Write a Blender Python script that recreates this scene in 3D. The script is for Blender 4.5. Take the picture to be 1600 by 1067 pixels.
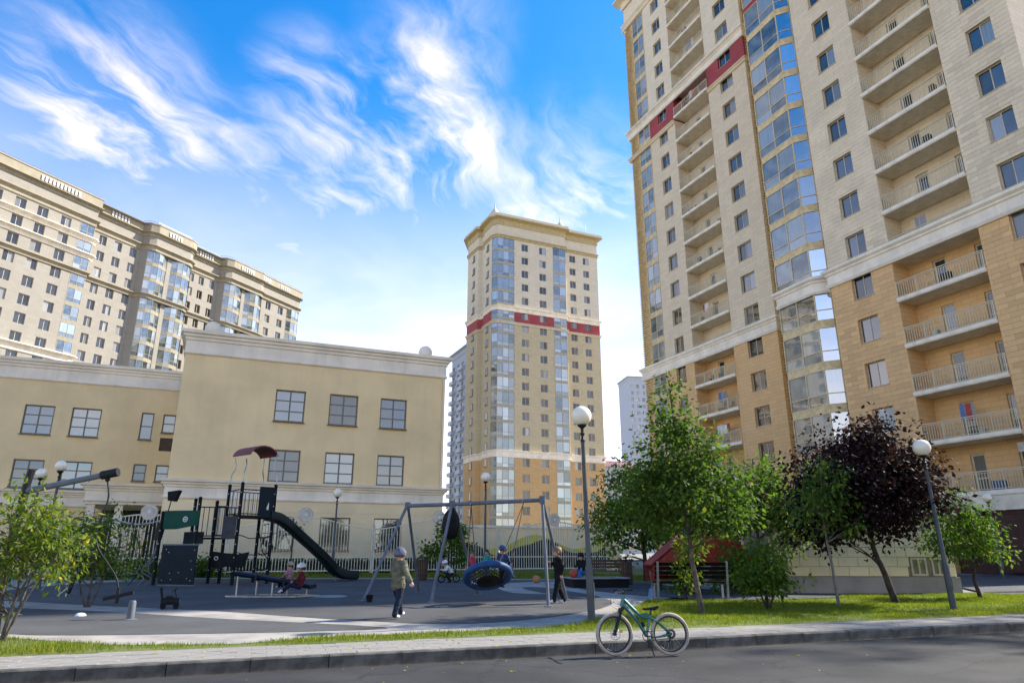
import bpy, math, random
from mathutils import Vector, Matrix, noise
R = math.radians
rnd = random.Random(7)
for o in list(bpy.data.objects): bpy.data.objects.remove(o, do_unlink=True)
scene = bpy.context.scene
C = scene.collection

# ---------------------------------------------------------------- camera
cam = bpy.data.cameras.new('camera'); camo = bpy.data.objects.new('camera', cam); C.objects.link(camo)
cam.sensor_width = 36.0; cam.lens = 24.0; cam.clip_end = 3000; cam.clip_start = 0.05
camo.location = (0, 0, 1.5); camo.rotation_euler = (R(90 + 17.11), 0, 0)
scene.camera = camo

# ---------------------------------------------------------------- light, sky, exposure
SUN_AZ, SUN_EL = 66.5, 38.0          # azimuth clockwise from +y (straight ahead)
w = bpy.data.worlds.new('World'); scene.world = w; w.use_nodes = True
sun = bpy.data.lights.new('sun', 'SUN'); suno = bpy.data.objects.new('sun', sun); C.objects.link(suno)
sun.energy = 2.6; sun.angle = R(1.2); sun.color = (1.0, 0.94, 0.84)
sd = Vector((math.sin(R(SUN_AZ)) * math.cos(R(SUN_EL)), math.cos(R(SUN_AZ)) * math.cos(R(SUN_EL)), math.sin(R(SUN_EL))))
suno.rotation_euler = sd.to_track_quat('Z', 'Y').to_euler(); suno.location = (20, 0, 60)
vs = scene.view_settings
vs.view_transform = 'Standard'; vs.look = 'None'; vs.gamma = 1.0; vs.use_curve_mapping = False
vs.exposure = 2.0
scene.render.engine = 'CYCLES'
cy = scene.cycles
cy.use_denoising = True; cy.max_bounces = 6; cy.diffuse_bounces = 3; cy.glossy_bounces = 3; cy.transmission_bounces = 4
cy.transparent_max_bounces = 8; cy.caustics_reflective = False; cy.caustics_refractive = False; cy.sample_clamp_indirect = 6

class NT:
    """tiny node-tree helper: every method returns an output socket"""
    def __init__(s, tree): s.t = tree; s.n = tree.nodes; s.l = tree.links
    def put(s, sock, v):
        if isinstance(v, bpy.types.NodeSocket): s.l.new(v, sock)
        elif v is not None: sock.default_value = v
    def m(s, op, a, b=None, c=None, clamp=False):
        n = s.n.new('ShaderNodeMath'); n.operation = op; n.use_clamp = clamp
        for i, v in enumerate((a, b, c)):
            if v is not None: s.put(n.inputs[i], v)
        return n.outputs[0]
    def v(s, op, a, b=None):
        n = s.n.new('ShaderNodeVectorMath'); n.operation = op; s.put(n.inputs[0], a)
        if b is not None: s.put(n.inputs[3 if op == 'SCALE' else 1], b)
        return n.outputs['Value'] if op in ('DOT_PRODUCT', 'LENGTH', 'DISTANCE') else n.outputs[0]
    def sep(s, v): n = s.n.new('ShaderNodeSeparateXYZ'); s.put(n.inputs[0], v); return n.outputs
    def comb(s, x, y, z):
        n = s.n.new('ShaderNodeCombineXYZ')
        for i, q in enumerate((x, y, z)): s.put(n.inputs[i], q)
        return n.outputs[0]
    def noise(s, v, scale, detail=3, rough=.5, dist=0.0, color=False):
        n = s.n.new('ShaderNodeTexNoise'); s.put(n.inputs['Vector'], v); n.inputs['Scale'].default_value = scale
        n.inputs['Detail'].default_value = detail; n.inputs['Roughness'].default_value = rough; n.inputs['Distortion'].default_value = dist
        return n.outputs['Color'] if color else n.outputs['Fac']
    def ramp(s, f, a, b, c0=0.0, c1=1.0, smooth=True):
        n = s.n.new('ShaderNodeMapRange'); n.interpolation_type = 'SMOOTHSTEP' if smooth else 'LINEAR'
        s.put(n.inputs[0], f)
        for i, q in enumerate((a, b, c0, c1)): s.put(n.inputs[i + 1], q)
        return n.outputs[0]
    def mix(s, f, a, b, mode='MIX'):
        n = s.n.new('ShaderNodeMix'); n.data_type = 'RGBA'; n.blend_type = mode; n.clamp_factor = True
        s.put(n.inputs[0], f)
        for i, q in ((6, a), (7, b)): s.put(n.inputs[i], (tuple(q) + (1,))[:4] if isinstance(q, (tuple, list)) else q)
        return n.outputs[2]

def pixdir(u, v):
    c, s_ = math.cos(R(17.11)), math.sin(R(17.11)); t = 533.5 - v
    return Vector((u - 800, 1066.7 * c - t * s_, 1066.7 * s_ + t * c)).normalized()

def build_sky():
    T = NT(w.node_tree); T.n.clear()
    outp = T.n.new('ShaderNodeOutputWorld'); bg = T.n.new('ShaderNodeBackground'); T.l.new(bg.outputs[0], outp.inputs[0])
    sky = T.n.new('ShaderNodeTexSky'); sky.sky_type = 'NISHITA'; sky.sun_disc = False
    sky.sun_elevation = R(SUN_EL); sky.sun_rotation = R(SUN_AZ); sky.air_density = 1.0; sky.dust_density = 0.4; sky.ozone_density = 4.0
    d = T.n.new('ShaderNodeTexCoord').outputs['Generated']
    X, Y, Z = T.sep(d)
    # cirrus layer: direction projected on a high plane, domain-warped so the streaks curl
    k = T.m('DIVIDE', 1.0, T.m('ADD', T.m('MAXIMUM', Z, 0.0), 0.16))
    uv = T.comb(T.m('MULTIPLY', X, k), T.m('MULTIPLY', Y, k), 0.0)
    wc = T.noise(uv, 1.3, 4, .55, color=True)
    uvw = T.v('ADD', uv, T.v('SCALE', T.v('SUBTRACT', wc, (.5, .5, .5)), 0.6))
    s0 = T.n.new('ShaderNodeMapping'); s0.inputs['Rotation'].default_value = (0, 0, R(24)); T.l.new(uvw, s0.inputs[0])
    st = T.n.new('ShaderNodeMapping'); st.inputs['Scale'].default_value = (3.6, 1.25, 1); T.l.new(s0.outputs[0], st.inputs[0])
    fib = T.noise(st.outputs[0], 2.3, 9, .60, .12)
    puff = T.noise(uvw, 2.1, 7, .6, .2)
    tex = T.ramp(T.m('ADD', T.m('MULTIPLY', fib, .7), T.m('MULTIPLY', puff, .3)), .36, .80)
    # where the wisps gather (soft lobes on the dome) + a general noise-driven cover that goes on all round
    cover = T.m('MULTIPLY', T.ramp(T.noise(uv, .75, 3, .5), .52, .74), .4)
    lobes = [(150, 170, .135, 1.15), (90, 130, .08, .5), (225, 195, .10, .7), (470, 120, .07, 1.0), (500, 185, .06, .8), (630, 215, .12, 1.0), (575, 150, .07, .7), (690, 50, .10, .75), (720, 190, .09, 1.0),
             (640, 90, .06, .4), (380, 215, .06, .45), (720, 300, .10, .45), (900, 290, .13, .75), (560, 380, .16, .6), (420, 330, .14, .5), (960, 420, .16, .9), (850, 330, .10, .3)]
    for u, v_, rad, amp in lobes:
        c = pixdir(u, v_)
        dist = T.v('DISTANCE', d, tuple(c))
        cover = T.m('ADD', cover, T.ramp(dist, rad * 1.3, rad * .1, 0, amp * .62))
    wisps = T.m('MULTIPLY', tex, T.m('MINIMUM', cover, 1.15))
    # thin veil thickening towards the horizon all round
    veil = T.m('MULTIPLY', T.ramp(Z, .62, .08, 0.0, .77), T.ramp(T.noise(uvw, .9, 5, .55), .25, .75, .45, 1.0))
    cl = T.m('MAXIMUM', veil, T.m('MULTIPLY', wisps, .95)); cl = T.m('MINIMUM', T.m('ADD', cl, T.m('MULTIPLY', T.m('MULTIPLY', wisps, veil), .4)), .97)
    hsv = T.n.new('ShaderNodeHueSaturation'); T.l.new(sky.outputs[0], hsv.inputs['Color'])
    hsv.inputs['Saturation'].default_value = SKY_SAT; hsv.inputs['Value'].default_value = SKY_VAL
    col = T.mix(cl, hsv.outputs[0], (CLOUD[0], CLOUD[1], CLOUD[2]))
    T.l.new(col, bg.inputs[0]); bg.inputs[1].default_value = SKY_STR
SKY_SAT, SKY_VAL, SKY_STR = 1.35, 0.54, 0.15
CLOUD = (4.3, 3.45, 2.85)
build_sky()

# ---------------------------------------------------------------- materials
MATS = {}
def mat(name, col, rough=.7, var=.12, vscale=3.0, bump=0.0, bscale=40.0, metal=0.0, col2=None, spec=.4, extra=None, emit=0, per_obj=0.0, coat=0.0, streak=0.0):
    if name in MATS: return MATS[name]
    m = bpy.data.materials.new(name); m.use_nodes = True; T = NT(m.node_tree)
    b = T.n['Principled BSDF']; tc = T.n.new('ShaderNodeTexCoord').outputs['Object']
    n = T.noise(tc, vscale, 5, .6)
    c2 = col2 if col2 else tuple(x * (1 - 2 * var) for x in col)
    c1 = col if col2 else tuple(min(1, x * (1 + var)) for x in col)
    c = T.mix(T.ramp(n, .3, .7), c2, c1)
    if streak:
        mp = T.n.new('ShaderNodeMapping'); mp.inputs['Scale'].default_value = (2.2, 2.2, .12); T.l.new(tc, mp.inputs[0])
        f = T.ramp(T.noise(mp.outputs[0], 1.0, 6, .65), .45, .75, 0, streak)
        c = T.mix(f, c, tuple(x * .55 for x in col))
    if per_obj:
        oi = T.n.new('ShaderNodeObjectInfo').outputs['Random']
        c = T.mix(1.0, c, T.comb(*[T.ramp(oi, 0, 1, 1 - per_obj, 1 + per_obj, False)] * 3), 'MULTIPLY')
    if extra: c = extra(T, tc, c)
    T.put(b.inputs['Base Color'], c); b.inputs['Roughness'].default_value = rough; b.inputs['Metallic'].default_value = metal
    b.inputs['Specular IOR Level'].default_value = spec
    if coat: b.inputs['Coat Weight'].default_value = coat; b.inputs['Coat Roughness'].default_value = .15
    if bump:
        bn = T.n.new('ShaderNodeBump'); bn.inputs['Strength'].default_value = bump; bn.inputs['Distance'].default_value = .02
        T.l.new(T.noise(tc, bscale, 4, .6), bn.inputs['Height']); T.l.new(bn.outputs[0], b.inputs['Normal'])
    MATS[name] = m; return m

def tile_mat(name, col, tw, th, joint=.02, jcol=.55, var=.06, rough=.75):
    """cladding too far away to build tile by tile: running-bond joints and tile-to-tile tone, in wall coordinates (x+y, z)"""
    m = bpy.data.materials.new(name); m.use_nodes = True; T = NT(m.node_tree); b = T.n['Principled BSDF']
    tc = T.n.new('ShaderNodeTexCoord').outputs['Object']; x, y, z = T.sep(tc)
    vec = T.comb(T.m('ADD', x, y), z, 0.0)
    br = T.n.new('ShaderNodeTexBrick'); T.l.new(vec, br.inputs['Vector']); br.offset = .5
    br.inputs['Scale'].default_value = 1.0; br.inputs['Brick Width'].default_value = tw; br.inputs['Row Height'].default_value = th
    br.inputs['Mortar Size'].default_value = joint; br.inputs['Mortar Smooth'].default_value = .3; br.inputs['Bias'].default_value = 0
    br.inputs['Color1'].default_value = tuple(q * (1 + var) for q in col) + (1,); br.inputs['Color2'].default_value = tuple(q * (1 - var) for q in col) + (1,)
    br.inputs['Mortar'].default_value = tuple(q * jcol for q in col) + (1,)
    c = T.mix(T.ramp(T.noise(tc, .35, 5, .6), .35, .7, 0, .22), br.outputs['Color'], tuple(q * .8 for q in col))
    mp = T.n.new('ShaderNodeMapping'); mp.inputs['Scale'].default_value = (1.3, 1.3, .06); T.l.new(tc, mp.inputs[0])
    c = T.mix(T.ramp(T.noise(mp.outputs[0], 1.0, 6, .65), .5, .78, 0, .22), c, tuple(q * .6 for q in col))
    T.put(b.inputs['Base Color'], c); b.inputs['Roughness'].default_value = rough; b.inputs['Specular IOR Level'].default_value = .3
    bn = T.n.new('ShaderNodeBump'); bn.inputs['Strength'].default_value = .5; bn.inputs['Distance'].default_value = .01
    T.l.new(T.m('SUBTRACT', 1.0, br.outputs['Fac']), bn.inputs['Height']); T.l.new(bn.outputs[0], b.inputs['Normal'])
    MATS[name] = m; return m

def glass_mat(name, dark, curtain, p_curtain=.45, refl=.35, tint=(1, 1, 1), rough=.03, even=False):
    """window pane: reflective outer sheet over a room that is dark or hung with a curtain, different from pane to pane"""
    m = bpy.data.materials.new(name); m.use_nodes = True; T = NT(m.node_tree); T.n.remove(T.n['Principled BSDF'])
    out = T.n['Material Output']; tc = T.n.new('ShaderNodeTexCoord').outputs['Object']
    oi_ = T.n.new('ShaderNodeObjectInfo'); rv = oi_.outputs['Random']
    if even:      # one and the same room behind all lights of a window
        w2 = T.n.new('ShaderNodeTexWhiteNoise'); w2.noise_dimensions = '3D'; T.l.new(oi_.outputs['Location'], w2.inputs['Vector']); rv = w2.outputs['Value']
    wn = T.n.new('ShaderNodeTexWhiteNoise'); wn.noise_dimensions = '1D'; T.l.new(T.m('MULTIPLY', rv, 917.0), wn.inputs['W'])
    r2 = wn.outputs['Value']
    x, y, z = T.sep(tc)
    fold = T.ramp(T.noise(T.comb(T.m('ADD', T.m('MULTIPLY', T.m('ADD', x, y), 9.0), T.m('MULTIPLY', rv, 50)), T.m('MULTIPLY', z, .25), 0.0), 1.0, 2), .3, .7, .55, 1.0)
    cur = T.mix(fold, tuple(q * .5 for q in curtain), curtain)
    has = T.ramp(rv, 1 - p_curtain - .02, 1 - p_curtain + .02)
    room = T.mix(T.ramp(T.noise(tc, 1.1, 3), .35, .7), tuple(q * .5 for q in dark), tuple(q * 1.6 for q in dark))
    base = T.mix(T.m('MULTIPLY', has, T.ramp(r2, 0, 1, .35, 1.0, False)), room, cur)
    df = T.n.new('ShaderNodeBsdfDiffuse'); T.put(df.inputs[0], base)
    gl = T.n.new('ShaderNodeBsdfGlossy'); gl.inputs[0].default_value = tuple(tint) + (1,); gl.inputs['Roughness'].default_value = rough
    bn = T.n.new('ShaderNodeBump'); bn.inputs['Strength'].default_value = .06; bn.inputs['Distance'].default_value = .05
    off = T.comb(T.m('MULTIPLY', rv, 30), T.m('MULTIPLY', r2, 30), 0.0)
    T.l.new(T.noise(T.v('ADD', tc, off), .8, 2), bn.inputs['Height']); T.l.new(bn.outputs[0], gl.inputs['Normal'])
    fr = T.n.new('ShaderNodeLayerWeight'); fr.inputs[0].default_value = .35
    fac = T.m('ADD', T.m('MULTIPLY', T.ramp(r2, 0, 1, refl * .6, refl * 1.4, False), 1.0), T.m('MULTIPLY', fr.outputs['Fresnel'], .5), clamp=True)
    mx = T.n.new('ShaderNodeMixShader'); T.put(mx.inputs[0], fac); T.l.new(df.outputs[0], mx.inputs[1]); T.l.new(gl.outputs[0], mx.inputs[2])
    T.l.new(mx.outputs[0], out.inputs[0]); MATS[name] = m; return m

def leaf_mat(name, cols, trans=.45):
    m = bpy.data.materials.new(name); m.use_nodes = True; T = NT(m.node_tree); b = T.n['Principled BSDF']; out = T.n['Material Output']
    at = T.n.new('ShaderNodeAttribute'); at.attribute_name = 'tint'
    rp = T.n.new('ShaderNodeValToRGB'); T.l.new(at.outputs['Fac'], rp.inputs[0])
    el = rp.color_ramp.elements
    while len(el) < len(cols): el.new(.5)
    for i, (p, c) in enumerate(cols): el[i].position = p; el[i].color = tuple(c) + (1,)
    T.l.new(rp.outputs[0], b.inputs['Base Color']); b.inputs['Roughness'].default_value = .65; b.inputs['Specular IOR Level'].default_value = .16
    tr = T.n.new('ShaderNodeBsdfTranslucent'); T.l.new(T.mix(1.0, rp.outputs[0], (1.3, 1.35, .7), 'MULTIPLY'), tr.inputs[0])
    mx = T.n.new('ShaderNodeMixShader'); mx.inputs[0].default_value = trans; T.l.new(b.outputs[0], mx.inputs[1]); T.l.new(tr.outputs[0], mx.inputs[2])
    T.l.new(mx.outputs[0], out.inputs[0]); MATS[name] = m; return m

# ---------------------------------------------------------------- geometry helpers
class MB:
    def __init__(s): s.v = []; s.f = []; s.mi = []; s.cur = 0
    def add(s, vs_, fs):
        b = len(s.v); s.v += [tuple(q) for q in vs_]; s.f += [tuple(i + b for i in f) for f in fs]; s.mi += [s.cur] * len(fs)
    def quad(s, a, b, c, d): s.add((a, b, c, d), ((0, 1, 2, 3),))
    def box(s, x0, x1, y0, y1, z0, z1):
        s.add([(x, y, z) for z in (z0, z1) for y in (y0, y1) for x in (x0, x1)],
              ((0, 2, 3, 1), (4, 5, 7, 6), (0, 1, 5, 4), (2, 6, 7, 3), (0, 4, 6, 2), (1, 3, 7, 5)))
    def bar(s, a, b, w_, h_=None, up=(0, 0, 1)):
        """rectangular bar from a to b"""
        a, b = Vector(a), Vector(b); d = (b - a).normalized(); up = Vector(up)
        if abs(d.dot(up)) > .98: up = Vector((0, 1, 0)) if abs(d.y) < .9 else Vector((1, 0, 0))
        r = d.cross(up).normalized(); u = r.cross(d); h_ = h_ or w_
        vs_ = [p + r * (sx * w_ / 2) + u * (sz * h_ / 2) for p in (a, b) for sx, sz in ((-1, -1), (1, -1), (1, 1), (-1, 1))]
        s.add(vs_, ((3, 2, 1, 0), (4, 5, 6, 7), (0, 1, 5, 4), (1, 2, 6, 5), (2, 3, 7, 6), (3, 0, 4, 7)))
    def tube(s, pts, r, n=8, cap=True):
        pts = [Vector(p) for p in pts]; k = len(pts); rs = list(r) if isinstance(r, (list, tuple)) else [r] * k
        ref = None; rings = []
        for i, p in enumerate(pts):
            d = (pts[min(i + 1, k - 1)] - pts[max(i - 1, 0)]).normalized()
            if ref is None: ref = d.orthogonal().normalized()
            ref = (ref - d * ref.dot(d)).normalized() if (ref - d * ref.dot(d)).length > 1e-6 else d.orthogonal().normalized()
            q = d.cross(ref)
            rings.append([p + (ref * math.cos(2 * math.pi * j / n) + q * math.sin(2 * math.pi * j / n)) * rs[i] for j in range(n)])
        vs_ = [q for rg in rings for q in rg]
        fs = [(i * n + j, i * n + (j + 1) % n, (i + 1) * n + (j + 1) % n, (i + 1) * n + j) for i in range(k - 1) for j in range(n)]
        if cap: fs += [tuple(range(n - 1, -1, -1)), tuple(range((k - 1) * n, k * n))]
        s.add(vs_, fs)
    def lathe(s, prof, n=20, c=(0, 0, 0)):
        """prof: (radius, z) bottom to top"""
        vs_ = []; fs = []
        for r_, z in prof: vs_ += [(c[0] + r_ * math.cos(2 * math.pi * j / n), c[1] + r_ * math.sin(2 * math.pi * j / n), c[2] + z) for j in range(n)]
        for i in range(len(prof) - 1): fs += [(i * n + j, i * n + (j + 1) % n, (i + 1) * n + (j + 1) % n, (i + 1) * n + j) for j in range(n)]
        fs += [tuple(range(n - 1, -1, -1)), tuple(range((len(prof) - 1) * n, len(prof) * n))]
        s.add(vs_, fs)
    def ball(s, c, r, n=16, m=10, sq=(1, 1, 1)):
        k0 = len(s.v)
        s.lathe([(max(r * math.sin(math.pi * i / m), r * .01), -r * math.cos(math.pi * i / m)) for i in range(m + 1)], n)
        for i in range(k0, len(s.v)):
            q = s.v[i]; s.v[i] = (c[0] + q[0] * sq[0], c[1] + q[1] * sq[1], c[2] + q[2] * sq[2])
    def prism(s, poly, d):
        """planar polygon (3-D points) pushed along vector d"""
        k = len(poly); d = Vector(d); vs_ = [Vector(p) for p in poly] + [Vector(p) + d for p in poly]
        s.add(vs_, [tuple(range(k)), tuple(range(2 * k - 1, k - 1, -1))] + [((i + 1) % k, i, k + i, k + (i + 1) % k) for i in range(k)])
    def torus(s, c, R_, r, ax=(0, 0, 1), n=28, m=8, sy=1.0):
        ax = Vector(ax).normalized(); a = ax.orthogonal().normalized() if abs(ax.z) < .99 else Vector((1, 0, 0)); b = ax.cross(a); c = Vector(c)
        vs_ = []; fs = []
        for i in range(n):
            t = 2 * math.pi * i / n; d = a * math.cos(t) + b * math.sin(t)
            for j in range(m):
                q = 2 * math.pi * j / m; vs_.append(c + d * (R_ + r * math.cos(q)) + ax * (r * sy * math.sin(q)))
        for i in range(n):
            for j in range(m): fs.append((i * m + j, ((i + 1) % n) * m + j, ((i + 1) % n) * m + (j + 1) % m, i * m + (j + 1) % m))
        s.add(vs_, fs)
    def wall(s, x0, x1, y, z0, z1, ops=(), rev=.22):
        """wall sheet facing -y with recessed openings (xa, xb, za, zb)"""
        xs = sorted({x0, x1} | {q for o in ops for q in o[:2] if x0 < q < x1})
        for a, b in zip(xs, xs[1:]):
            cov = sorted((max(o[2], z0), min(o[3], z1)) for o in ops if o[0] <= a + 1e-6 and o[1] >= b - 1e-6)
            z = z0
            for c, d in cov + [(z1, z1)]:
                if c > z + 1e-5: s.quad((a, y, z), (b, y, z), (b, y, c), (a, y, c))
                z = max(z, d)
        for xa, xb, za, zb in ops:
            s.quad((xa, y, za), (xb, y, za), (xb, y + rev, za), (xa, y + rev, za)); s.quad((xa, y + rev, zb), (xb, y + rev, zb), (xb, y, zb), (xa, y, zb))
            s.quad((xa, y, zb), (xa, y, za), (xa, y + rev, za), (xa, y + rev, zb)); s.quad((xb, y, za), (xb, y, zb), (xb, y + rev, zb), (xb, y + rev, za))
    def sweep(s, pts, prof, closed=False):
        """profile (out, z) run along a plan line; outward is to the right of travel"""
        P = [Vector(p) for p in pts]; k = len(P); nn = []
        for i in range(k):
            ds = []
            if i > 0 or closed: ds.append((P[i] - P[i - 1]).normalized())
            if i < k - 1 or closed: ds.append((P[(i + 1) % k] - P[i]).normalized())
            ns = [Vector((d.y, -d.x)) for d in ds]
            nn.append(ns[0] if len(ns) == 1 else (ns[0] + ns[1]) / max(.3, 1 + ns[0].dot(ns[1])))
        m = len(prof); vs_ = [(P[i].x + nn[i].x * o, P[i].y + nn[i].y * o, z) for i in range(k) for o, z in prof]
        fs = []
        for i in range(k if closed else k - 1):
            j = (i + 1) % k
            for a in range(m): b = (a + 1) % m; fs.append((i * m + a, j * m + a, j * m + b, i * m + b))
        if not closed: fs += [tuple(range(m)), tuple(range((k - 1) * m + m - 1, (k - 1) * m - 1, -1))]
        s.add(vs_, fs)
    def mesh(s, name, mats):
        me = bpy.data.meshes.new(name); me.from_pydata(s.v, [], s.f)
        for m in (mats if isinstance(mats, (list, tuple)) else [mats]): me.materials.append(m)
        if any(s.mi): me.polygons.foreach_set('material_index', s.mi)
        me.update(); return me

def link(o, parent=None, loc=None, rot=None):
    C.objects.link(o)
    if parent is not None: o.parent = parent
    if loc is not None: o.location = loc
    if rot is not None: o.rotation_euler = rot if isinstance(rot, (tuple, list)) else (0, 0, rot)
    return o
def smooth(me, ang=40):
    me.polygons.foreach_set('use_smooth', [True] * len(me.polygons))
    try: me.set_sharp_from_angle(angle=R(ang))
    except Exception: pass
def obj(name, mb, m, parent=None, loc=None, rot=None, sm=0, kind=None, label=None):
    me = mb if isinstance(mb, bpy.types.Mesh) else mb.mesh(name, m)
    if sm: smooth(me, sm)
    o = link(bpy.data.objects.new(name, me), parent, loc, rot)
    if kind: o['kind'] = kind
    if label: o['label'] = label
    return o
def tag(o, label, cat, group=None):
    o['label'] = label; o['category'] = cat
    if group: o['group'] = group
    return o
def thing(name, label, cat, loc=(0, 0, 0), rot=0, group=None):
    return tag(link(bpy.data.objects.new(name, None), None, loc, rot), label, cat, group)
def copy_tree(o, parent=None):
    c = o.copy(); C.objects.link(c); c.parent = parent
    for ch in [q for q in bpy.data.objects if q.parent == o]: copy_tree(ch, c)
    return c
def cat_rom(pts, n=6):
    P = [Vector(p) for p in pts]; out = []
    for i in range(len(P) - 1):
        a, b, c, d = P[max(i - 1, 0)], P[i], P[i + 1], P[min(i + 2, len(P) - 1)]
        for k in range(n):
            t = k / n; out.append(.5 * ((2 * b) + (c - a) * t + (2 * a - 5 * b + 4 * c - d) * t * t + (3 * b - a - 3 * c + d) * t ** 3))
    return out + [P[-1]]

# ground: the road is level, the land beyond the kerb rises very gently away from it
KO = Vector((1.29, 11.45)); KD = Vector((.9424, .3345)); KN = Vector((-.3345, .9424)); SL = .0125
def kt(x, y): return (Vector((x, y)) - KO).dot(KN)
def gz(x, y): return .155 + SL * max(0.0, min(kt(x, y), 70) - 2.0)
def kw(a, t): p = KO + KD * a + KN * t; return (p.x, p.y)      # kerb coordinates -> world
# ---------------------------------------------------------------- ground, road, pavement
def asphalt_extra(T, tc, c):
    sp = T.ramp(T.noise(tc, 260, 2, .5), .55, .75, 0, .35)
    c = T.mix(sp, c, (.10, .10, .105))
    cr = T.n.new('ShaderNodeTexVoronoi'); cr.feature = 'DISTANCE_TO_EDGE'; cr.inputs['Scale'].default_value = .28
    T.l.new(T.v('ADD', tc, T.v('SCALE', T.noise(tc, 1.7, 4, color=True), .8)), cr.inputs['Vector'])
    return T.mix(T.ramp(cr.outputs['Distance'], .0, .014, .75, 0), c, (.010, .010, .010))
M_asph = mat('asphalt', (.029, .028, .027), .82, .25, .6, .35, 190, extra=asphalt_extra)
M_path = mat('path_asphalt', (.06, .062, .066), .85, .2, 1.0, .3, 150)
M_pave = mat('pavement_concrete', (.30, .275, .24), .85, .16, 2.2, .3, 90, per_obj=.035)
M_pale = mat('pale_path', (.33, .30, .26), .85, .14, 1.3, .3, 90)
M_kerb = mat('kerb_concrete', (.105, .097, .082), .88, .28, 4, .5, 60, per_obj=.12, streak=.4)
M_rub = mat('rubber_surface', (.072, .071, .070), .9, .14, .5, .5, 220)
M_rub2 = mat('rubber_surface_patch', (.080, .079, .078), .9, .14, .5, .5, 220)
M_soil = mat('lawn_soil', (.10, .145, .018), .95, .3, 1.5, .5, 30, col2=(.135, .135, .04))
M_land = mat('far_ground', (.26, .25, .22), .95, .2, .05)
M_tealdot = mat('teal_print', (.27, .34, .30), .85, .15, 4)

def sheet(name, poly, m, dz, flat=None, kind='structure', parent=None):
    mb = MB(); mb.add([(x, y, (gz(x, y) if flat is None else flat) + dz) for x, y in poly], [tuple(range(len(poly)))])
    return obj(name, mb, m, parent, kind=kind)
sheet('road', [kw(-60, -60), kw(60, -60), kw(60, -.02), kw(-60, -.02)], M_asph, 0, 0.0)
# wide land sheet (one sheet, follows the gentle rise, then level to the horizon)
mb = MB(); rows = [(-.02, -.03), (.2, .1), (2, .125), (70, .125 + SL * 68), (900, .125 + SL * 68)]
for (t0, z0), (t1, z1) in zip(rows, rows[1:]):
    a, b, c, d = kw(-900, t0), kw(900, t0), kw(900, t1), kw(-900, t1); mb.quad((*a, z0), (*b, z0), (*c, z1), (*d, z1))
obj('ground', mb, M_land, kind='structure')
mb = MB(); a, b, c, d = kw(-900, -900), kw(900, -900), kw(900, -60), kw(-900, -60); mb.quad((*a, -.02), (*b, -.02), (*c, -.02), (*d, -.02))
obj('far_road_side', mb, M_land, kind='structure')
# kerb stones, laid one by one
kerb = obj('kerb', MB(), M_kerb, kind='structure')
a = -14.0; ks = {}
while a < 22:
    L = 1.0 if rnd.random() < .75 else 2.0
    if L not in ks:
        q = MB(); q.sweep([(0.004, 0), (L - .006, 0)], [(0.0, -.1), (0.0, .145), (-.014, .162), (-.138, .162), (-.15, .15), (-.15, -.1)]); ks[L] = q.mesh('kerb_stone', M_kerb)
    p = KO + KD * a
    obj('kerb_stone', ks[L], None, kerb, (p.x + rnd.uniform(-.004, .004), p.y + rnd.uniform(-.006, .006), rnd.uniform(-.006, .004)), math.atan2(KD.y, KD.x) + rnd.uniform(-.003, .003)); a += L
# pavement: bed, nearest slabs singly, the rest in one piece
pav = obj('pavement', MB(), M_pave, kind='structure'); q = MB()
for t0, t1 in ((.15, 1.32),): q.quad(*[(*kw(a, t), .143) for a, t in ((-30, t0), (40, t0), (40, t1), (-30, t1))])
obj('paving_bed', q, mat('paving_joint', (.235, .215, .185), .95), pav)
PW, PH = .40, .195
def slab(mb, x0, x1, y0, y1, z=.0, c=.0025):
    mb.add([(x0, y0, -.03), (x1, y0, -.03), (x1, y1, -.03), (x0, y1, -.03), (x0 + 0, y0 + 0, z - c), (x1, y0, z - c), (x1, y1, z - c), (x0, y1, z - c), (x0 + c, y0 + c, z), (x1 - c, y0 + c, z), (x1 - c, y1 - c, z), (x0 + c, y1 - c, z)],
           [(0, 1, 5, 4), (1, 2, 6, 5), (2, 3, 7, 6), (3, 0, 4, 7), (4, 5, 9, 8), (5, 6, 10, 9), (6, 7, 11, 10), (7, 4, 8, 11), (8, 9, 10, 11)])
sm_ = MB(); slab(sm_, 0, PW - .003, 0, PH - .003); sm_ = sm_.mesh('paving_slab', M_pave)
rest = MB(); n_near = 0; ang = math.atan2(KD.y, KD.x)
cells = [(a_, r_) for r_ in range(6) for a_ in range(-50, 75)]
for ia, r_ in sorted(cells, key=lambda c: abs(c[0] * PW - 0.0)):
    a_ = ia * PW + (PW / 2 if r_ % 2 else 0); t_ = .155 + r_ * PH; z_ = .160 + rnd.uniform(-.003, .003)
    if n_near < 295:
        obj('paving_slab', sm_, None, pav, (*kw(a_, t_), z_), (rnd.uniform(-.006, .006), rnd.uniform(-.004, .004), ang)); n_near += 1
    else:
        k0 = len(rest.v); slab(rest, 0, PW - .003, 0, PH - .003)
        for i in range(k0, len(rest.v)):
            x, y, z = rest.v[i]; wx, wy = kw(a_ + x, t_ + y); rest.v[i] = (wx, wy, z + z_)
obj('paving_slabs_beyond', rest, M_pave, pav, kind='stuff')

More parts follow.
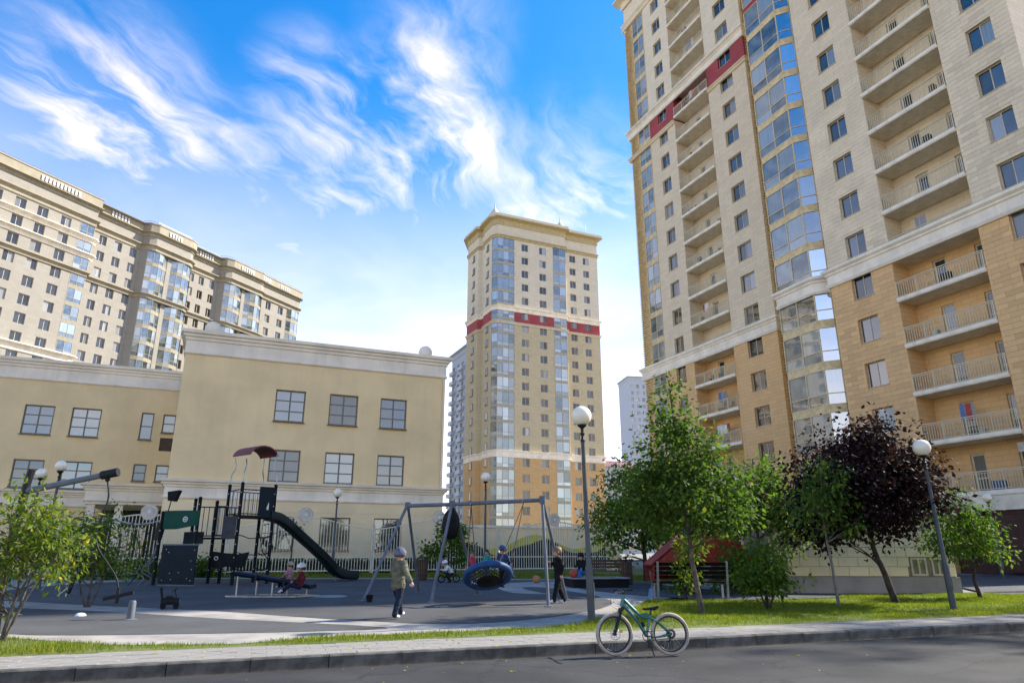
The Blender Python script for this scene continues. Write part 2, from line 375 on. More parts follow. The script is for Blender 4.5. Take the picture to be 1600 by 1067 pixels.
ST_UP = [(-12.5, 11.9), (-8.84, 11.89), (-8.24, 11.91), (-6.05, 11.14), (-4.26, 11.23), (-3.07, 12.08), (-0.79, 12.98), (1.22, 14.01), (1.98, 15.65), (3.23, 18.45), (3.78, 20.05)]
BACK = [(4.51, 20.3), (6.67, 19.9), (9.45, 21.3), (10.45, 22.4), (14.63, 23.0), (16.0, 22.6), (18.5, 22.9), (24, 24.5)]
lawn_lo = [kw(a, 1.33) for a in (26, 20, 14, 8, 2, -2, -6, -10, -14)]
lawn_poly = ST_UP + BACK + lawn_lo
sheet('lawn', lawn_poly, M_soil, .006)
sheet('playground_paving', [(-24, 12.4)] + ST_UP[1:] + [(4.2, 20.3), (5.2, 22), (5.5, 28.4), (3, 31.0), (-2.74, 31.7), (-10.2, 31.2), (-15, 30.8), (-24, 28)], M_pale, .012)
RUB = [(-14.7, 19.46), (-13.29, 18.92), (-9.64, 17.47), (-6.58, 16.37), (-3.82, 14.91), (-1.98, 14.2), (-0.74, 14.14), (0.66, 15.22), (1.94, 17.06), (2.59, 18.78), (2.72, 19.57), (2.62, 20.2), (2.29, 20.4), (1.59, 21.29), (1.07, 22.01), (0.0, 22.75), (-0.52, 25.55), (0.0, 28.34), (2.12, 29.9), (-2.74, 30.99), (-6.52, 30.67), (-10.22, 30.36), (-13.33, 30.09), (-14.89, 28.05), (-15.8, 25.54), (-15.93, 22.6), (-16.07, 21.23)]
def closed_smooth(P, n=4):
    k = len(P); V = [Vector((*p, 0)) for p in P]; out = []
    for i in range(k):
        a, b, c, d = V[i - 1], V[i], V[(i + 1) % k], V[(i + 2) % k]
        for j in range(n):
            t = j / n; q = .5 * ((2 * b) + (c - a) * t + (2 * a - 5 * b + 4 * c - d) * t * t + (3 * b - a - 3 * c + d) * t ** 3); out.append((q.x, q.y))
    return out
sheet('rubber_play_surface', closed_smooth(RUB), M_rub, .018)
sheet('rubber_play_surface', closed_smooth([(-13.28, 17.63), (-11.92, 17.03), (-8.87, 16.12), (-5.94, 14.83), (-2.34, 13.48), (-3.29, 12.9), (-4.98, 12.5), (-7.27, 12.18), (-8.31, 12.3), (-9.79, 13.11)]), M_rub2, .018)
sheet('rubber_play_surface', closed_smooth([(0.35, 24.92), (1.12, 25.31), (2.6, 21.1), (1.34, 21.77)]), M_rub, .018)
sheet('path', closed_smooth([(2.61, 29.5), (5.1, 28.9), (6.2, 25.5), (7.9, 23.3), (11, 22.9), (14.5, 23.6), (19, 25), (19, 23.4), (14.5, 22.9), (10.6, 22.2), (9.45, 21.2), (6.45, 20.2), (4.6, 20.9), (3.4, 22.4), (2.32, 25.05)]), M_path, .024)
sheet('path', [(15.2, 23.2), (40, 30), (40, 42), (19.5, 36), (17, 28)], M_path, .024)
sheet('teal_ground_print', [(-5.2 + .5 * math.cos(i * .2618), 20.75 + .5 * math.sin(i * .2618)) for i in range(24)], M_tealdot, .024)
# far lawn behind the playground and hedge bed by the fence
sheet('lawn', [(-24, 28.4), (-15, 31.0), (-10.2, 31.4), (-2.74, 31.9), (3, 31.2), (5.7, 28.6), (8.5, 29.5), (12, 33), (12, 46), (-40, 36)], M_soil, .010)

# ---------------------------------------------------------------- building kit
M_white = mat('white_stone', (.90, .80, .64), .75, .07, .8, .15, 30, streak=.25)
M_frame = mat('window_frame', (.58, .50, .36), .5, .08, 5)
M_bframe = mat('bay_frame', (.72, .57, .33), .5, .08, 5)
M_dframe = mat('dark_window_frame', (.17, .15, .12), .5, .1, 5)
M_red = mat('red_cladding', (.36, .055, .055), .7, .1, .6)
M_pane = glass_mat('pane', (.025, .03, .035), (.33, .33, .30), .3, .15, (1.0, .96, .90))
M_paneb = glass_mat('bay_pane', (.11, .125, .12), (.38, .40, .37), .6, .18, (.98, .97, .92))
M_panek = glass_mat('school_pane', (.03, .035, .035), (.24, .19, .11), .25, .16, (.75, .88, 1.0), even=True)
M_panes = glass_mat('bay_side_pane', (.10, .11, .11), (.50, .53, .53), .6, .5, (.92, .97, 1.0), even=True)
M_panef = glass_mat('far_pane', (.018, .02, .022), (.40, .40, .37), .2, .07, (1, .97, .92))
M_paneb2 = glass_mat('far_bay_pane', (.05, .065, .07), (.34, .37, .37), .45, .2, (.84, .95, 1.0))
M_bframe2 = mat('far_bay_frame', (.36, .32, .24), .55)
M_paned = glass_mat('door_pane', (.02, .025, .03), (.12, .13, .13), .3, .08)
M_roof = mat('roof_membrane', (.16, .155, .15), .9)
M_conc = mat('balcony_concrete', (.82, .71, .53), .85, .08, 1.5, .2, 30, streak=.3)
M_rail = mat('railing_paint', (.66, .57, .38), .5, .06, 6)

_wm = {}
def window(root, x, z, w_, h_, y, nx=2, nz=1, fm=None, pm=None, rot=0, sill=True, fw=.06, low=0.0, door=False):
    """frame object + one pane object per light; (x, y, z) is the opening's lower left corner on the outer face of the frame"""
    fm = fm or M_frame; pm = pm or (M_paned if door else M_pane); key = (round(w_, 3), round(h_, 3), nx, nz, fm.name, pm.name, sill, fw, low)
    if key not in _wm:
        b = MB(); b.box(0, w_, 0, .07, 0, fw); b.box(0, w_, 0, .07, h_ - fw, h_); b.box(0, fw, .002, .068, fw, h_ - fw); b.box(w_ - fw, w_, .002, .068, fw, h_ - fw)
        for i in range(1, nx): b.box(w_ * i / nx - fw / 2, w_ * i / nx + fw / 2, .004, .066, fw, h_ - fw)
        for j in range(1, nz): b.box(fw, w_ - fw, .008, .06, h_ * j / nz - fw * .4, h_ * j / nz + fw * .4)
        if low: b.box(fw, w_ - fw, .008, .06, low - fw * .4, low + fw * .4)
        if sill: b.box(-.04, w_ + .04, -.26, .0, -.05, -.01)
        pn = []
        for i in range(nx):
            for j in range(nz):
                q = MB(); x0, x1, z0, z1 = w_ * i / nx, w_ * (i + 1) / nx, h_ * j / nz, h_ * (j + 1) / nz
                q.box(x0 + fw * .45, x1 - fw * .45, .028, .036, z0 + fw * .4, z1 - fw * .4); pn.append(q.mesh('pane', pm))
        _wm[key] = (b.mesh('window', fm), pn)
    fme, pn = _wm[key]
    o = obj('balcony_door' if door else 'window', fme, None, root, (x, y, z), rot)
    for p in pn: obj('pane', p, None, o)
    return o

_bm = {}
def bay_floor(root, key, pts, splits, z, h, sp_h, mats, low=.75, fw=.07, cap=False):
    """one storey of a glazed bay: pts in plan (outward to the right of travel), panel of height sp_h under the glass"""
    if key not in _bm:
        fmm, spm, pm = mats; b = MB(); b.cur = 1
        b.sweep(pts, [(0, 0), (0.02, 0), (.02, sp_h), (0, sp_h), (-.14, sp_h), (-.14, 0)]); b.cur = 0
        b.sweep(pts, [(.0, sp_h + .001), (.035, sp_h + .001), (.035, sp_h + fw), (-.05, sp_h + fw), (-.05, sp_h + .001)]); b.sweep(pts, [(.0, h - fw), (.03, h - fw), (.03, h - .002), (-.05, h - .002), (-.05, h - fw)])
        b.sweep(pts, [(.0, sp_h + low), (.02, sp_h + low), (.02, sp_h + low + fw * .8), (-.04, sp_h + low + fw * .8), (-.04, sp_h + low)])
        pn = []; pn_seg = []
        for (p0, p1), n in zip(zip(pts, pts[1:]), splits):
            pn_seg.append(1)
            p0, p1 = Vector(p0), Vector(p1); d = (p1 - p0).normalized(); nr = Vector((d.y, -d.x))
            for i in range(n + 1):
                c = p0.lerp(p1, i / n) - nr * .005; b.bar((c.x, c.y, sp_h + fw), (c.x, c.y, h - fw), fw * (1.2 if i in (0, n) else .9), .07, up=(d.x, d.y, 0))
            for i in range(n):
                a_, b_ = p0.lerp(p1, i / n) - nr * .02, p0.lerp(p1, (i + 1) / n) - nr * .02
                for z0, z1 in ((sp_h + fw, sp_h + low), (sp_h + low + fw * .8, h - fw)):
                    q = MB(); q.quad((a_.x, a_.y, z0), (b_.x, b_.y, z0), (b_.x, b_.y, z1), (a_.x, a_.y, z1))
                    pn.append(q.mesh('pane', pm[len(pn_seg) - 1] if isinstance(pm, (list, tuple)) else pm))
        _bm[key] = (b.mesh('bay_window', [fmm, spm]), pn)
    fme, pn = _bm[key]; o = obj('bay_window', fme, None, root, (0, 0, z))
    for p in pn: obj('pane', p, None, o)
    return o

def band(root, name, pts, z0, z1, m, out=.38):
    b = MB(); h = z1 - z0
    b.sweep(pts, [(-.05, z0), (.12, z0), (.2, z0 + h * .12), (.2, z0 + h * .2), (.12, z0 + h * .24), (.12, z0 + h * .62), (.22, z0 + h * .68), (.22, z0 + h * .76), (out, z0 + h * .86), (out, z1), (-.05, z1)])
    return obj(name, b, m, root)
# ---------------------------------------------------------------- the big apartment tower on the right
M_t_low = tile_mat('tower_tile_ochre', (.74, .465, .215), .9, .3, .010, .6)
M_t_mid = tile_mat('tower_tile_beige', (.77, .63, .43), .9, .3, .010, .6)
M_t_top = tile_mat('tower_tile_cream', (.81, .69, .49), .9, .3, .010, .65)
M_grille = mat('grille_brick', (.66, .48, .23), .8, .15, 3)
FH = 3.02
def zf(n): return 1.58 + FH * n
WB0, WB1 = 19.15, 20.45          # white band
RB0, RB1 = 46.45, 49.1           # red storey
TOP = zf(21) + .2
def tower_zones(): return [(.0, WB0, M_t_low), (WB1 - .1, RB0, M_t_mid), (RB1 + .9, TOP, M_t_top)]

rt = thing('apartment_tower', 'tall ochre and beige balconied apartment tower filling the right side', 'building', (14.286, 72.0, 0), R(-66))
OUT = -3.67
segs = [  # x0, x1, y, window columns
    (4.1, 8.55, 0.0, [(5.72, 7.2)]), (14.1, 19.4, 0.0, [(15.85, 17.6)]),
    (28.2, 33.0, OUT, [(29.9, 31.42)]), (38.5, 42.6, OUT, [(40.15, 41.62)])]
rows_n = list(range(1, 21))
for z0, z1, m in tower_zones():
    b = MB()
    for x0, x1, y, cols in segs:
        ops = [(a, c, zf(n) + .98, zf(n) + 2.6) for a, c in cols for n in rows_n if z0 - .2 < zf(n) + .98 and zf(n) + 2.6 < z1 + .3]
        b.wall(x0, x1, y, z0, z1, ops, .28)
    for xa, xb, y in ((8.55, 14.1, 0.0), (33.0, 38.5, OUT)):       # balcony niches
        d = 1.55
        dops = [(xa + k * (xb - xa) - .42, xa + k * (xb - xa) + .42, zf(n) + .08, zf(n) + 2.25) for k in (.36, .84) for n in range(0, 21) if z0 - .4 < zf(n) and zf(n) + 2.2 < z1 + .5]
        b.wall(xa, xb, y + d, z0, z1, dops, .2)
        b.quad((xa, y, z0), (xa, y + d, z0), (xa, y + d, z1), (xa, y, z1)); b.quad((xb, y + d, z0), (xb, y, z0), (xb, y, z1), (xb, y + d, z1))
    b.quad((19.4, 0, z0), (19.4, .75, z0), (19.4, .75, z1), (19.4, 0, z1))              # end face of the far wing
    b.quad((42.6, OUT, z0), (42.6, 16, z0), (42.6, 16, z1), (42.6, OUT, z1))             # near end wall
    b.quad((42.6, 16, z0), (0, 16, z0), (0, 16, z1), (42.6, 16, z1)); b.quad((0, 16, z0), (0, .3, z0), (0, .3, z1), (0, 16, z1))
    wl = obj('wall', b, m, rt)
    if m is M_t_low: rt_wall_low = wl
    if m is M_t_mid: rt_wall_mid = wl
for z0, z1 in ((0, TOP),):                                          # deep slot beside the glazed bay and far corner: plain back walls
    b = MB(); b.quad((19.4, .75, z0), (28.2, .75, z0), (28.2, .75, z1), (19.4, .75, z1)); b.quad((28.2, .75, z0), (28.2, OUT, z0), (28.2, OUT, z1), (28.2, .75, z1))
    b.quad((0, .3, z0), (1.8, .12, z0), (1.8, .12, z1), (0, .3, z1)); b.quad((3.9, .12, z0), (4.1, .12, z0), (4.1, .12, z1), (3.9, .12, z1)); b.quad((4.1, .12, z0), (4.1, 0, z0), (4.1, 0, z1), (4.1, .12, z1))
    obj('slot_wall', b, M_grille, rt)
b = MB()                                                             # projecting brick courses of the ventilation strips
z = .6
while z < TOP - .3:
    b.box(19.41, 19.52, .22, .74, z, z + .09); b.box(27.62, 28.19, -3.0, -2.8, z, z + .09); b.box(.05, 1.75, .10, .22, z, z + .09); z += .26
o = obj('ventilation_courses', b, M_grille, rt); o['kind'] = 'stuff'
# red storey
b = MB()
for x0, x1, y, cols in segs:
    if b.v: obj('red_storey', b, M_red, rt); b = MB()
    b.wall(x0, x1, y - .003, RB0 - .01, RB1 + .92, [(a, c, zf(15) + .98 - .2, zf(15) + 2.6) for a, c in cols], .28)
obj('red_storey', b, M_red, rt); b = MB(); b.quad((19.403, 0, RB0), (19.403, .75, RB0), (19.403, .75, RB1 + .9), (19.403, 0, RB1 + .9)); obj('red_storey', b, M_red, rt)
for xa, xb, y in ((8.55, 14.1, 0.0), (33.0, 38.5, OUT)):
    b = MB(); b.quad((xa, y + 1.55, RB0), (xb, y + 1.55, RB0), (xb, y + 1.55, RB1 + .9), (xa, y + 1.55, RB1 + .9)); b.quad((xa, y, RB0), (xa, y + 1.55, RB0), (xa, y + 1.55, RB1 + .9), (xa, y, RB1 + .9)); b.quad((xb, y + 1.55, RB0), (xb, y, RB0), (xb, y, RB1 + .9), (xb, y + 1.55, RB1 + .9)); obj('red_storey', b, M_red, rt)
# windows
for x0, x1, y, cols in segs:
    for a, c in cols:
        for n in rows_n:
            zz = zf(n) + .98; hh = 1.62
            if n == 15: zz -= .2; hh = 1.82
            window(rt, a, zz, c - a, hh, y + .2, 2, 1, sill=True)
# glazed bay (two front lights, one slanting side light) and the far corner glazing
bayp = [(23.35, .7), (23.35, -3.62), (26.75, -3.75), (27.6, -3.02), (27.6, .7)]
for n in range(0, 21):
    bay_floor(rt, 'rt_bay%d' % (n == 15), bayp[1:4], (2, 1), zf(n), FH, .48, (M_bframe, mat('bay_spandrel', (.74, .56, .29), .7) if n != 15 else M_red, (M_paneb, M_panes)), .78)
    bay_floor(rt, 'rt_corner%d' % (n == 15), [(1.8, .1), (3.9, .1)], (2,), zf(n), FH, .48, (M_bframe, mat('bay_spandrel', (.74, .56, .29), .7), M_paneb), .78)
b = MB(); b.quad((23.35, .7, 0), (23.35, -3.62, 0), (23.35, -3.62, TOP), (23.35, .7, TOP)); b.quad((27.6, -3.02, 0), (27.6, .7, 0), (27.6, .7, TOP), (27.6, -3.02, TOP)); obj('bay_cheek', b, mat('bay_spandrel', (.74, .56, .29), .7), rt)
# bands: follow the outline, straight across the balcony niches
l1 = [(-.12, .35), (-.02, .02), (19.4, 0), (19.4, .7)]; l3 = [(28.2, .0), (28.2, OUT), (42.6, OUT), (42.6, 4)]
for nm, ln in (('band', l1), ('band', l3), ('band', bayp)):
    band(rt, nm, ln, WB0, WB1, M_white)
    band(rt, nm, ln, RB1 - .1, RB1 + 1.0, M_white, .45)
    band(rt, nm, ln, TOP - .2, TOP + .7, M_t_top, .3); band(rt, nm, ln, TOP + 3.2, TOP + 4.6, M_t_top, 1.0)
for nm, ln in (('thin_band', [(-.1, .35), (-.02, 0), (8.55, 0)]), ('thin_band', [(14.1, 0), (19.4, 0), (19.4, .7)]), ('thin_band', [(28.2, 0), (28.2, OUT), (33, OUT)]), ('thin_band', [(38.5, OUT), (42.6, OUT), (42.6, 4)])):
    band(rt, nm, ln, RB0 - .35, RB0 + .05, M_t_top, .3)
b = MB(); b.box(.1, 19.3, .1, 15.9, TOP, TOP + 4.5); b.box(19.2, 42.5, OUT + .1, 15.8, TOP + .01, TOP + 4.49); obj('roof_storey', b, M_t_top, rt)
# balconies
def x_panel(b, x, y, z0, z1, w_=.5):
    b.bar((x - w_ / 2, y, z0), (x + w_ / 2, y, z1), .022); b.bar((x + w_ / 2, y + .002, z0), (x - w_ / 2, y + .002, z1), .022)
    b.torus((x, y, (z0 + z1) / 2), .17, .013, (0, 1, 0), 16, 5)
    for s_ in (-1, 1): b.bar((x + s_ * w_ / 2, y, z0), (x + s_ * w_ / 2, y, z1), .025)
bal_single = 0; _bal = {}
for near, xa, xb, y in ((1, 33.0, 38.5, OUT), (0, 8.55, 14.1, 0.0)):
    L = xb - xa
    q = MB(); q.box(0, L, -.12, 1.5, -.22, .0); q.cur = 1; q.box(-.0, L, -.16, -.121, -.16, .05); slab_me = q.mesh('balcony', [M_conc, M_white])
    q = MB(); q.bar((0, 0, 1.08), (L, 0, 1.08), .06, .05); hand = q.mesh('handrail', M_rail)
    q = MB(); q.bar((0, 0, .12), (L, 0, .12), .035); q.bar((0, 0, .98), (L, 0, .98), .03); lowr = q.mesh('rail', M_rail)
    q = MB(); q.box(-.025, .025, -.025, .025, .05, 1.06); post = q.mesh('post', M_rail)
    q = MB(); q.box(-.016, .016, -.014, .014, .13, .97); balu = q.mesh('baluster', M_rail)
    q = MB(); x_panel(q, 0, 0, .13, .97); xp = q.mesh('cross_panel', M_rail)
    xs = [i * .155 + .08 for i in range(int(L / .155))]
    xs = [x for x in xs if abs(x - L * .40) > .33]
    q = MB()
    for x in xs: q.box(x - .016, x + .016, -.014, .014, .13, .97)
    joined = q.mesh('balusters', M_rail)
    for n in range(1, 21):
        wb = n == 6
        if wb:   # here the white band replaces the slab edge
            o = obj('balcony', MB(), M_conc, rt, (xa, y, zf(n))); q = MB(); q.box(0, L, .06, 1.5, -.5, .28); obj('balcony_floor', q, M_conc, o)
        else: o = obj('balcony', slab_me, None, rt, (xa, y, zf(n)))
        k = 0.35 if wb else 0
        obj('handrail', hand, None, o, (0, -.06 + k * .3, 0)); obj('rail', lowr, None, o, (0, -.06 + k * .3, 0))
        for f in (.01, .25, .5, .75, .99): obj('post', post, None, o, (L * f, -.06 + k * .3, 0))
        obj('cross_panel', xp, None, o, (L * .40, -.06 + k * .3, 0))
        if near and 2 <= n <= 9:
            for x in xs: obj('baluster', balu, None, o, (x, -.06 + k * .3, 0))
        else: obj('balusters', joined, None, o, (0, -.06 + k * .3, 0), kind='stuff')
    for k in (.36, .84):
        for n in range(0, 21): window(rt, xa + k * L - .42, zf(n) + .08, .84, 2.17, y + 1.55 + .1, 1, 1, sill=False, fw=.11, low=.8, door=True)
for bo_ in [q for q in bpy.data.objects if q.parent == rt and q.name.startswith('balcony') and not q.name.startswith('balcony_door')]:   # things kept on some balconies
    if rnd.random() < .6:
        x_ = rnd.uniform(.6, 4.6); q = MB(); q.box(x_, x_ + rnd.uniform(.3, .7), .2, .55, .001, rnd.uniform(.35, .9)); obj('storage_box', q, mat(*rnd.choice([('box_dark', (.05, .05, .055)), ('box_brown', (.16, .09, .05)), ('box_white', (.55, .54, .5)), ('box_blue', (.08, .14, .25))]), .7), bo_)
    if rnd.random() < .3:
        x_ = rnd.uniform(.6, 4.6); q = MB(); q.box(x_, x_ + .4, .35, .75, .42, .45); q.box(x_, x_ + .4, .72, .75, .45, .9)
        for dx_ in (.02, .36):
            for dy_ in (.37, .71): q.box(x_ + dx_, x_ + dx_ + .025, dy_, dy_ + .025, .001, .42)
        obj('folding_chair', q, mat('chair_dark', (.05, .04, .035), .6), bo_)
    if rnd.random() < .3:
        x_ = rnd.uniform(.8, 3.6)
        for k_ in range(rnd.randint(2, 4)): q = MB(); w_ = rnd.uniform(.25, .5); q.box(x_, x_ + w_, .5, .515, 1.2 - rnd.uniform(0, .3), 1.95); obj('laundry', q, mat(*rnd.choice([('cloth_line_white', (.7, .7, .68)), ('cloth_line_blue', (.12, .2, .38)), ('cloth_line_red', (.42, .08, .07)), ('cloth_line_grey', (.3, .3, .32))]), .9), bo_); x_ += w_ + .06
    if rnd.random() < .25: q = MB(); q.box(4.55, 5.3, .95, 1.25, 2.0, 2.5); obj('air_conditioner', q, mat('ac_white', (.65, .64, .6), .5), bo_)
# entrance storey: dark garage mouth with a brown door under the lowest balcony
b = MB(); b.box(31.2, 42.5, OUT - .25, OUT + .02, 3.6, 4.35); obj('canopy_slab', b, M_conc, rt)
b = MB(); b.quad((33.0, OUT + 1.2, 0), (42.5, OUT + 1.2, 0), (42.5, OUT + 1.2, 4.2), (33.0, OUT + 1.2, 4.2)); obj('garage_back', b, mat('garage_brown', (.075, .03, .02), .7), rt)
for i in range(9):
    q = MB(); q.box(36.0, 42.4, OUT - .06, OUT - .012, .5 + i * .36, .5 + i * .36 + .345); obj('door_panel', q, mat('garage_brown', (.075, .03, .02), .7), rt)
# tiles built one by one on the nearest wall strips
tiles_stuff = {0: MB(), 1: MB()}; n_t = 0
tm = [mat('tile_ochre', (.74, .465, .215), .72, .06, .7, per_obj=.10), mat('tile_beige', (.77, .63, .43), .72, .06, .7, per_obj=.10)]
q = MB(); slab(q, 0, .888, 0, .288, .0, .004); tile_me = {}
for i in (0, 1):
    me = MB(); me.v = [(x, -z - .016, y) for x, y, z in q.v]; me.f = [tuple(f) for f in q.f]; me.mi = list(q.mi); tile_me[i] = me.mesh('wall_tile', tm[i])
cand = []
for x0, x1, y, cols in segs[2:]:
    for zone, (z0, z1) in ((0, (4.4, WB0)), (1, (WB1, 33.5))):
        zi = math.ceil(z0 / .3)
        while (zi + 1) * .3 <= z1:
            z = zi * .3; xx = math.floor(x0 / .9) * .9 - (.45 if zi % 2 else 0)
            while xx < x1:
                a, c = max(xx, x0), min(xx + .9, x1); xx += .9
                if c - a < .08: continue
                cut = [(a, c)]
                for wa, wb_ in cols:
                    for n in rows_n:
                        if z + .3 > zf(n) + .98 and z < zf(n) + 2.6:
                            cut = [p for s0, s1 in cut for p in ((s0, min(s1, wa)), (max(s0, wb_), s1)) if p[1] - p[0] > .05]
                full_z = all(z + .3 <= zf(n) + .98 + 1e-3 or z >= zf(n) + 2.6 - 1e-3 or not any(s0 < wb_ and s1 > wa for s0, s1 in cut for wa, wb_ in cols) for n in rows_n)
                for s0, s1 in cut: cand.append((zone, s0, s1, z, y))
            zi += 1
for zone, s0, s1, z, y in sorted(cand, key=lambda c: (44 - c[1]) * .6 + abs(c[3] - 12) * .5):
    if n_t < 290 and s1 - s0 > .89:
        obj('wall_tile', tile_me[zone], None, rt_wall_low if zone == 0 else rt_wall_mid, (s0 + .006, y, z + .006)); n_t += 1
    else:
        t = tiles_stuff[zone]; k0 = len(t.v); slab(t, s0 + .006, s1 - .006, z + .006, z + .294, .0, .004)
        for i in range(k0, len(t.v)): x_, y_, z_ = t.v[i]; t.v[i] = (x_, y - z_ - .016, y_)
for i in (0, 1): obj('tile_cladding', tiles_stuff[i], tm[i], rt_wall_low if i == 0 else rt_wall_mid, kind='stuff')

# ---------------------------------------------------------------- the middle tower
M_m_low = tile_mat('mid_tile_ochre', (.60, .37, .16), .9, .3, .010, .7)
M_m_mid = tile_mat('mid_tile_beige', (.54, .44, .265), .9, .3, .010, .7)
M_m_top = tile_mat('mid_tile_cream', (.66, .57, .415), .9, .3, .010, .7)
mt = thing('apartment_tower', 'distant beige apartment tower with red storey band and two roof turrets', 'building', (-2.994, 136.5, 0), R(24))
FM = 3.155
def zt(k): return 66.85 - FM * k             # window head of row k from the top
W0, W1, RD0, RD1, TP = 19.7, 20.9, 48.2, 50.75, 67.6
front = [(-.95, 1.2), (-.1, 0), (16.6, 0), (17.2, 1.0), (25.6, 1.0), (25.6, 18)]
side = [(4.0, 24.0), (-1.9, 13.8), (-1.55, 8.0), (-.75, 7.6), (-.7, 5.9), (-1.05, 5.6), (-.95, 1.2)]
outline = side + front[1:]
fcols = [(5.6, 7.2), (9.95, 11.6)]; rcols = [(18.2, 19.75), (21.75, 23.3)]
zs = [(0, W0, M_m_low, 'wall'), (W1 - .1, RD0, M_m_mid, 'wall'), (RD0 - .01, RD1 + .01, M_red, 'red_storey'), (RD1, TP, M_m_top, 'wall')]
for z0, z1, m, nm in zs:
    b = MB()
    for x0, x1, y, cols in ((3.8, 13.4, 0, fcols), (17.2, 25.6, 1.0, rcols)):
        ops = [(a, c, zt(k) - 1.65, zt(k)) for a, c in cols for k in range(21) if zt(k) - 1.65 >= z0 - .05 and zt(k) <= z1 + .05]
        if nm == 'red_storey': ops = [(a, c, zt(5) - 1.9, zt(5) - .05) for a, c in cols]
        b.wall(x0, x1, y, z0, z1, ops, .25)
        if nm == 'red_storey': obj(nm, b, m, mt); b = MB()
    for p, q_ in list(zip(side, side[1:])):
        p, q_ = Vector(p), Vector(q_); b.quad((*p, z0), (*q_, z0), (*q_, z1), (*p, z1))
    if nm == 'red_storey': obj(nm, b, m, mt); b = MB()
    b.quad((16.6, 0, z0), (17.2, 1.0, z0), (17.2, 1.0, z1), (16.6, 0, z1))
    if nm == 'red_storey': obj(nm, b, m, mt); b = MB()
    b.quad((25.6, 1, z0), (25.6, 18, z0), (25.6, 18, z1), (25.6, 1, z1)); b.quad((25.6, 18, z0), (4, 24, z0), (4, 24, z1), (25.6, 18, z1))
    obj(nm, b, m, mt)
for k in range(20):
    for cols, y in ((fcols, 0), (rcols, 1.0)):
        for a, c in cols:
            z, h = (zt(k) - 1.65, 1.65) if k != 5 else (zt(5) - 1.9, 1.85)
            window(mt, a, z, c - a, h, y + .15, 2, 1, sill=False, pm=M_panef)
    if k != 5:
        for (px, py), an in (((-1.74, 11.0), -93.5), ((-1.06, 4.1), -91.3)):   # narrow windows on the far-left flank
            window(mt, px, zt(k) - 1.6, 1.2, 1.6, py, 2, 1, sill=True, rot=R(an), fm=M_dframe)
    z = zt(k) - 2.35
    spm = mat('mid_spandrel', (.44, .37, .24), .7) if k != 5 else M_white
    bay_floor(mt, 'mt_l', [(-.95, 1.2), (-.1, 0), (3.8, 0)], (1, 3), z, FM, .42, (M_bframe2 if k != 5 else M_bframe, spm, M_paneb2), .7)
    bay_floor(mt, 'mt_r', [(13.4, 0), (16.55, 0)], (2,), z, FM, .42, (M_bframe2 if k != 5 else M_bframe, spm, M_paneb2), .7)
band(mt, 'band', outline, W0 - .1, W1 + .1, M_white, .45); band(mt, 'band', outline, RD1 - .15, RD1 + .9, M_white, .5); band(mt, 'thin_band', outline, RD0 - .5, RD0 + .05, M_m_top, .35)
band(mt, 'cornice_moulding', outline, TP - .1, TP + .6, mat('tower_moulding', (.48, .38, .19), .7), .35)
b = MB(); k = len(outline); b.add([(x, y, z) for z in (TP, 72.0) for x, y in outline], [((i), (i + 1) % k, k + (i + 1) % k, k + i) for i in range(k)] + [tuple(range(k, 2 * k))]); obj('frieze', b, M_m_top, mt)
band(mt, 'cornice', outline, 70.6, 72.4, mat('tower_moulding', (.48, .38, .19), .7), 1.1)
b = MB(); b.sweep(outline, [(.9, 72.2), (.95, 72.2), (.95, 73.0), (.7, 73.0), (.7, 72.2)]); obj('parapet', b, M_m_top, mt)
for x, y in ((-.2, 1.6), (16.3, 1.6)):
    b = MB(); b.lathe([(1.15, 0), (1.15, 1.2), (1.25, 1.3), (1.15, 1.5), (.9, 2.0), (.35, 2.8), (.14, 3.1), (.12, 3.8), (.03, 4.6)], 12, (x, y, 72.2)); obj('turret', b, M_m_top, mt, sm=35)
b = MB(); b.tube([(24, 3, 72), (24, 3, 77)], .05, 5); obj('antenna', b, M_rail, mt)

# ---------------------------------------------------------------- the long slab on the left
M_s = tile_mat('slab_tile_cream', (.31, .28, .23), .9, .45, .012, .8, .05)
M_sm = mat('slab_moulding', (.35, .30, .205), .75, .08, .5, streak=.2)
M_sp = mat('slab_spandrel', (.32, .27, .18), .75)
ls = thing('apartment_block', 'long curved-bay cream apartment block behind the low school on the left', 'building', (-81.317, 95.0, 0), R(64.09))
FS = 3.06
def zr(k): return 55.65 - FS * k             # heads
PJ = -1.3
# plan line, left to right: projecting near wing, recess, bay block, recess, far wing
plan = [(-14, PJ), (15.6, PJ), (16.3, PJ + .7), (16.4, 0), (25.6, 0), (26.1, PJ * .75), (27.0, PJ), (35.2, PJ), (36.1, PJ * .75), (36.5, 0), (43.7, 0), (44.3, PJ * .75), (45.2, PJ), (66.4, PJ), (66.9, PJ + .6), (66.9, 14)]
cols = [(-12.2, -10.5, PJ, 0), (-8.6, -6.9, PJ, 0), (-4.4, -2.8, PJ, 0), (-.6, 1.0, PJ, 0), (2.9, 4.55, PJ, 0), (6.35, 8.0, PJ, 0), (10.15, 11.8, PJ, 0),
        (17.75, 19.1, 0, 0), (20.6, 22.05, 0, 0), (23.65, 25.0, 0, 0), (36.6, 37.85, 0, 1), (39.05, 40.3, 0, 1), (41.7, 42.95, 0, 1), (56.15, 57.6, PJ, 2), (59.85, 61.4, PJ, 2)]
spans = [(-14, 13.4, PJ), (16.4, 25.6, 0), (36.5, 43.7, 0), (54.8, 62.6, PJ)]
NR = 17
b = MB()
for x0, x1, y in spans:
    ops = [(a, c, zr(k) - 1.75, zr(k)) for a, c, yy, _ in cols if x0 <= a < x1 for k in range(NR)]
    b.wall(x0, x1, y, 0, 60.9, ops, .3)
for p, q_ in zip(plan[2:4] + plan[4:7] + plan[8:12], plan[3:5] + plan[5:8] + plan[9:13]): pass
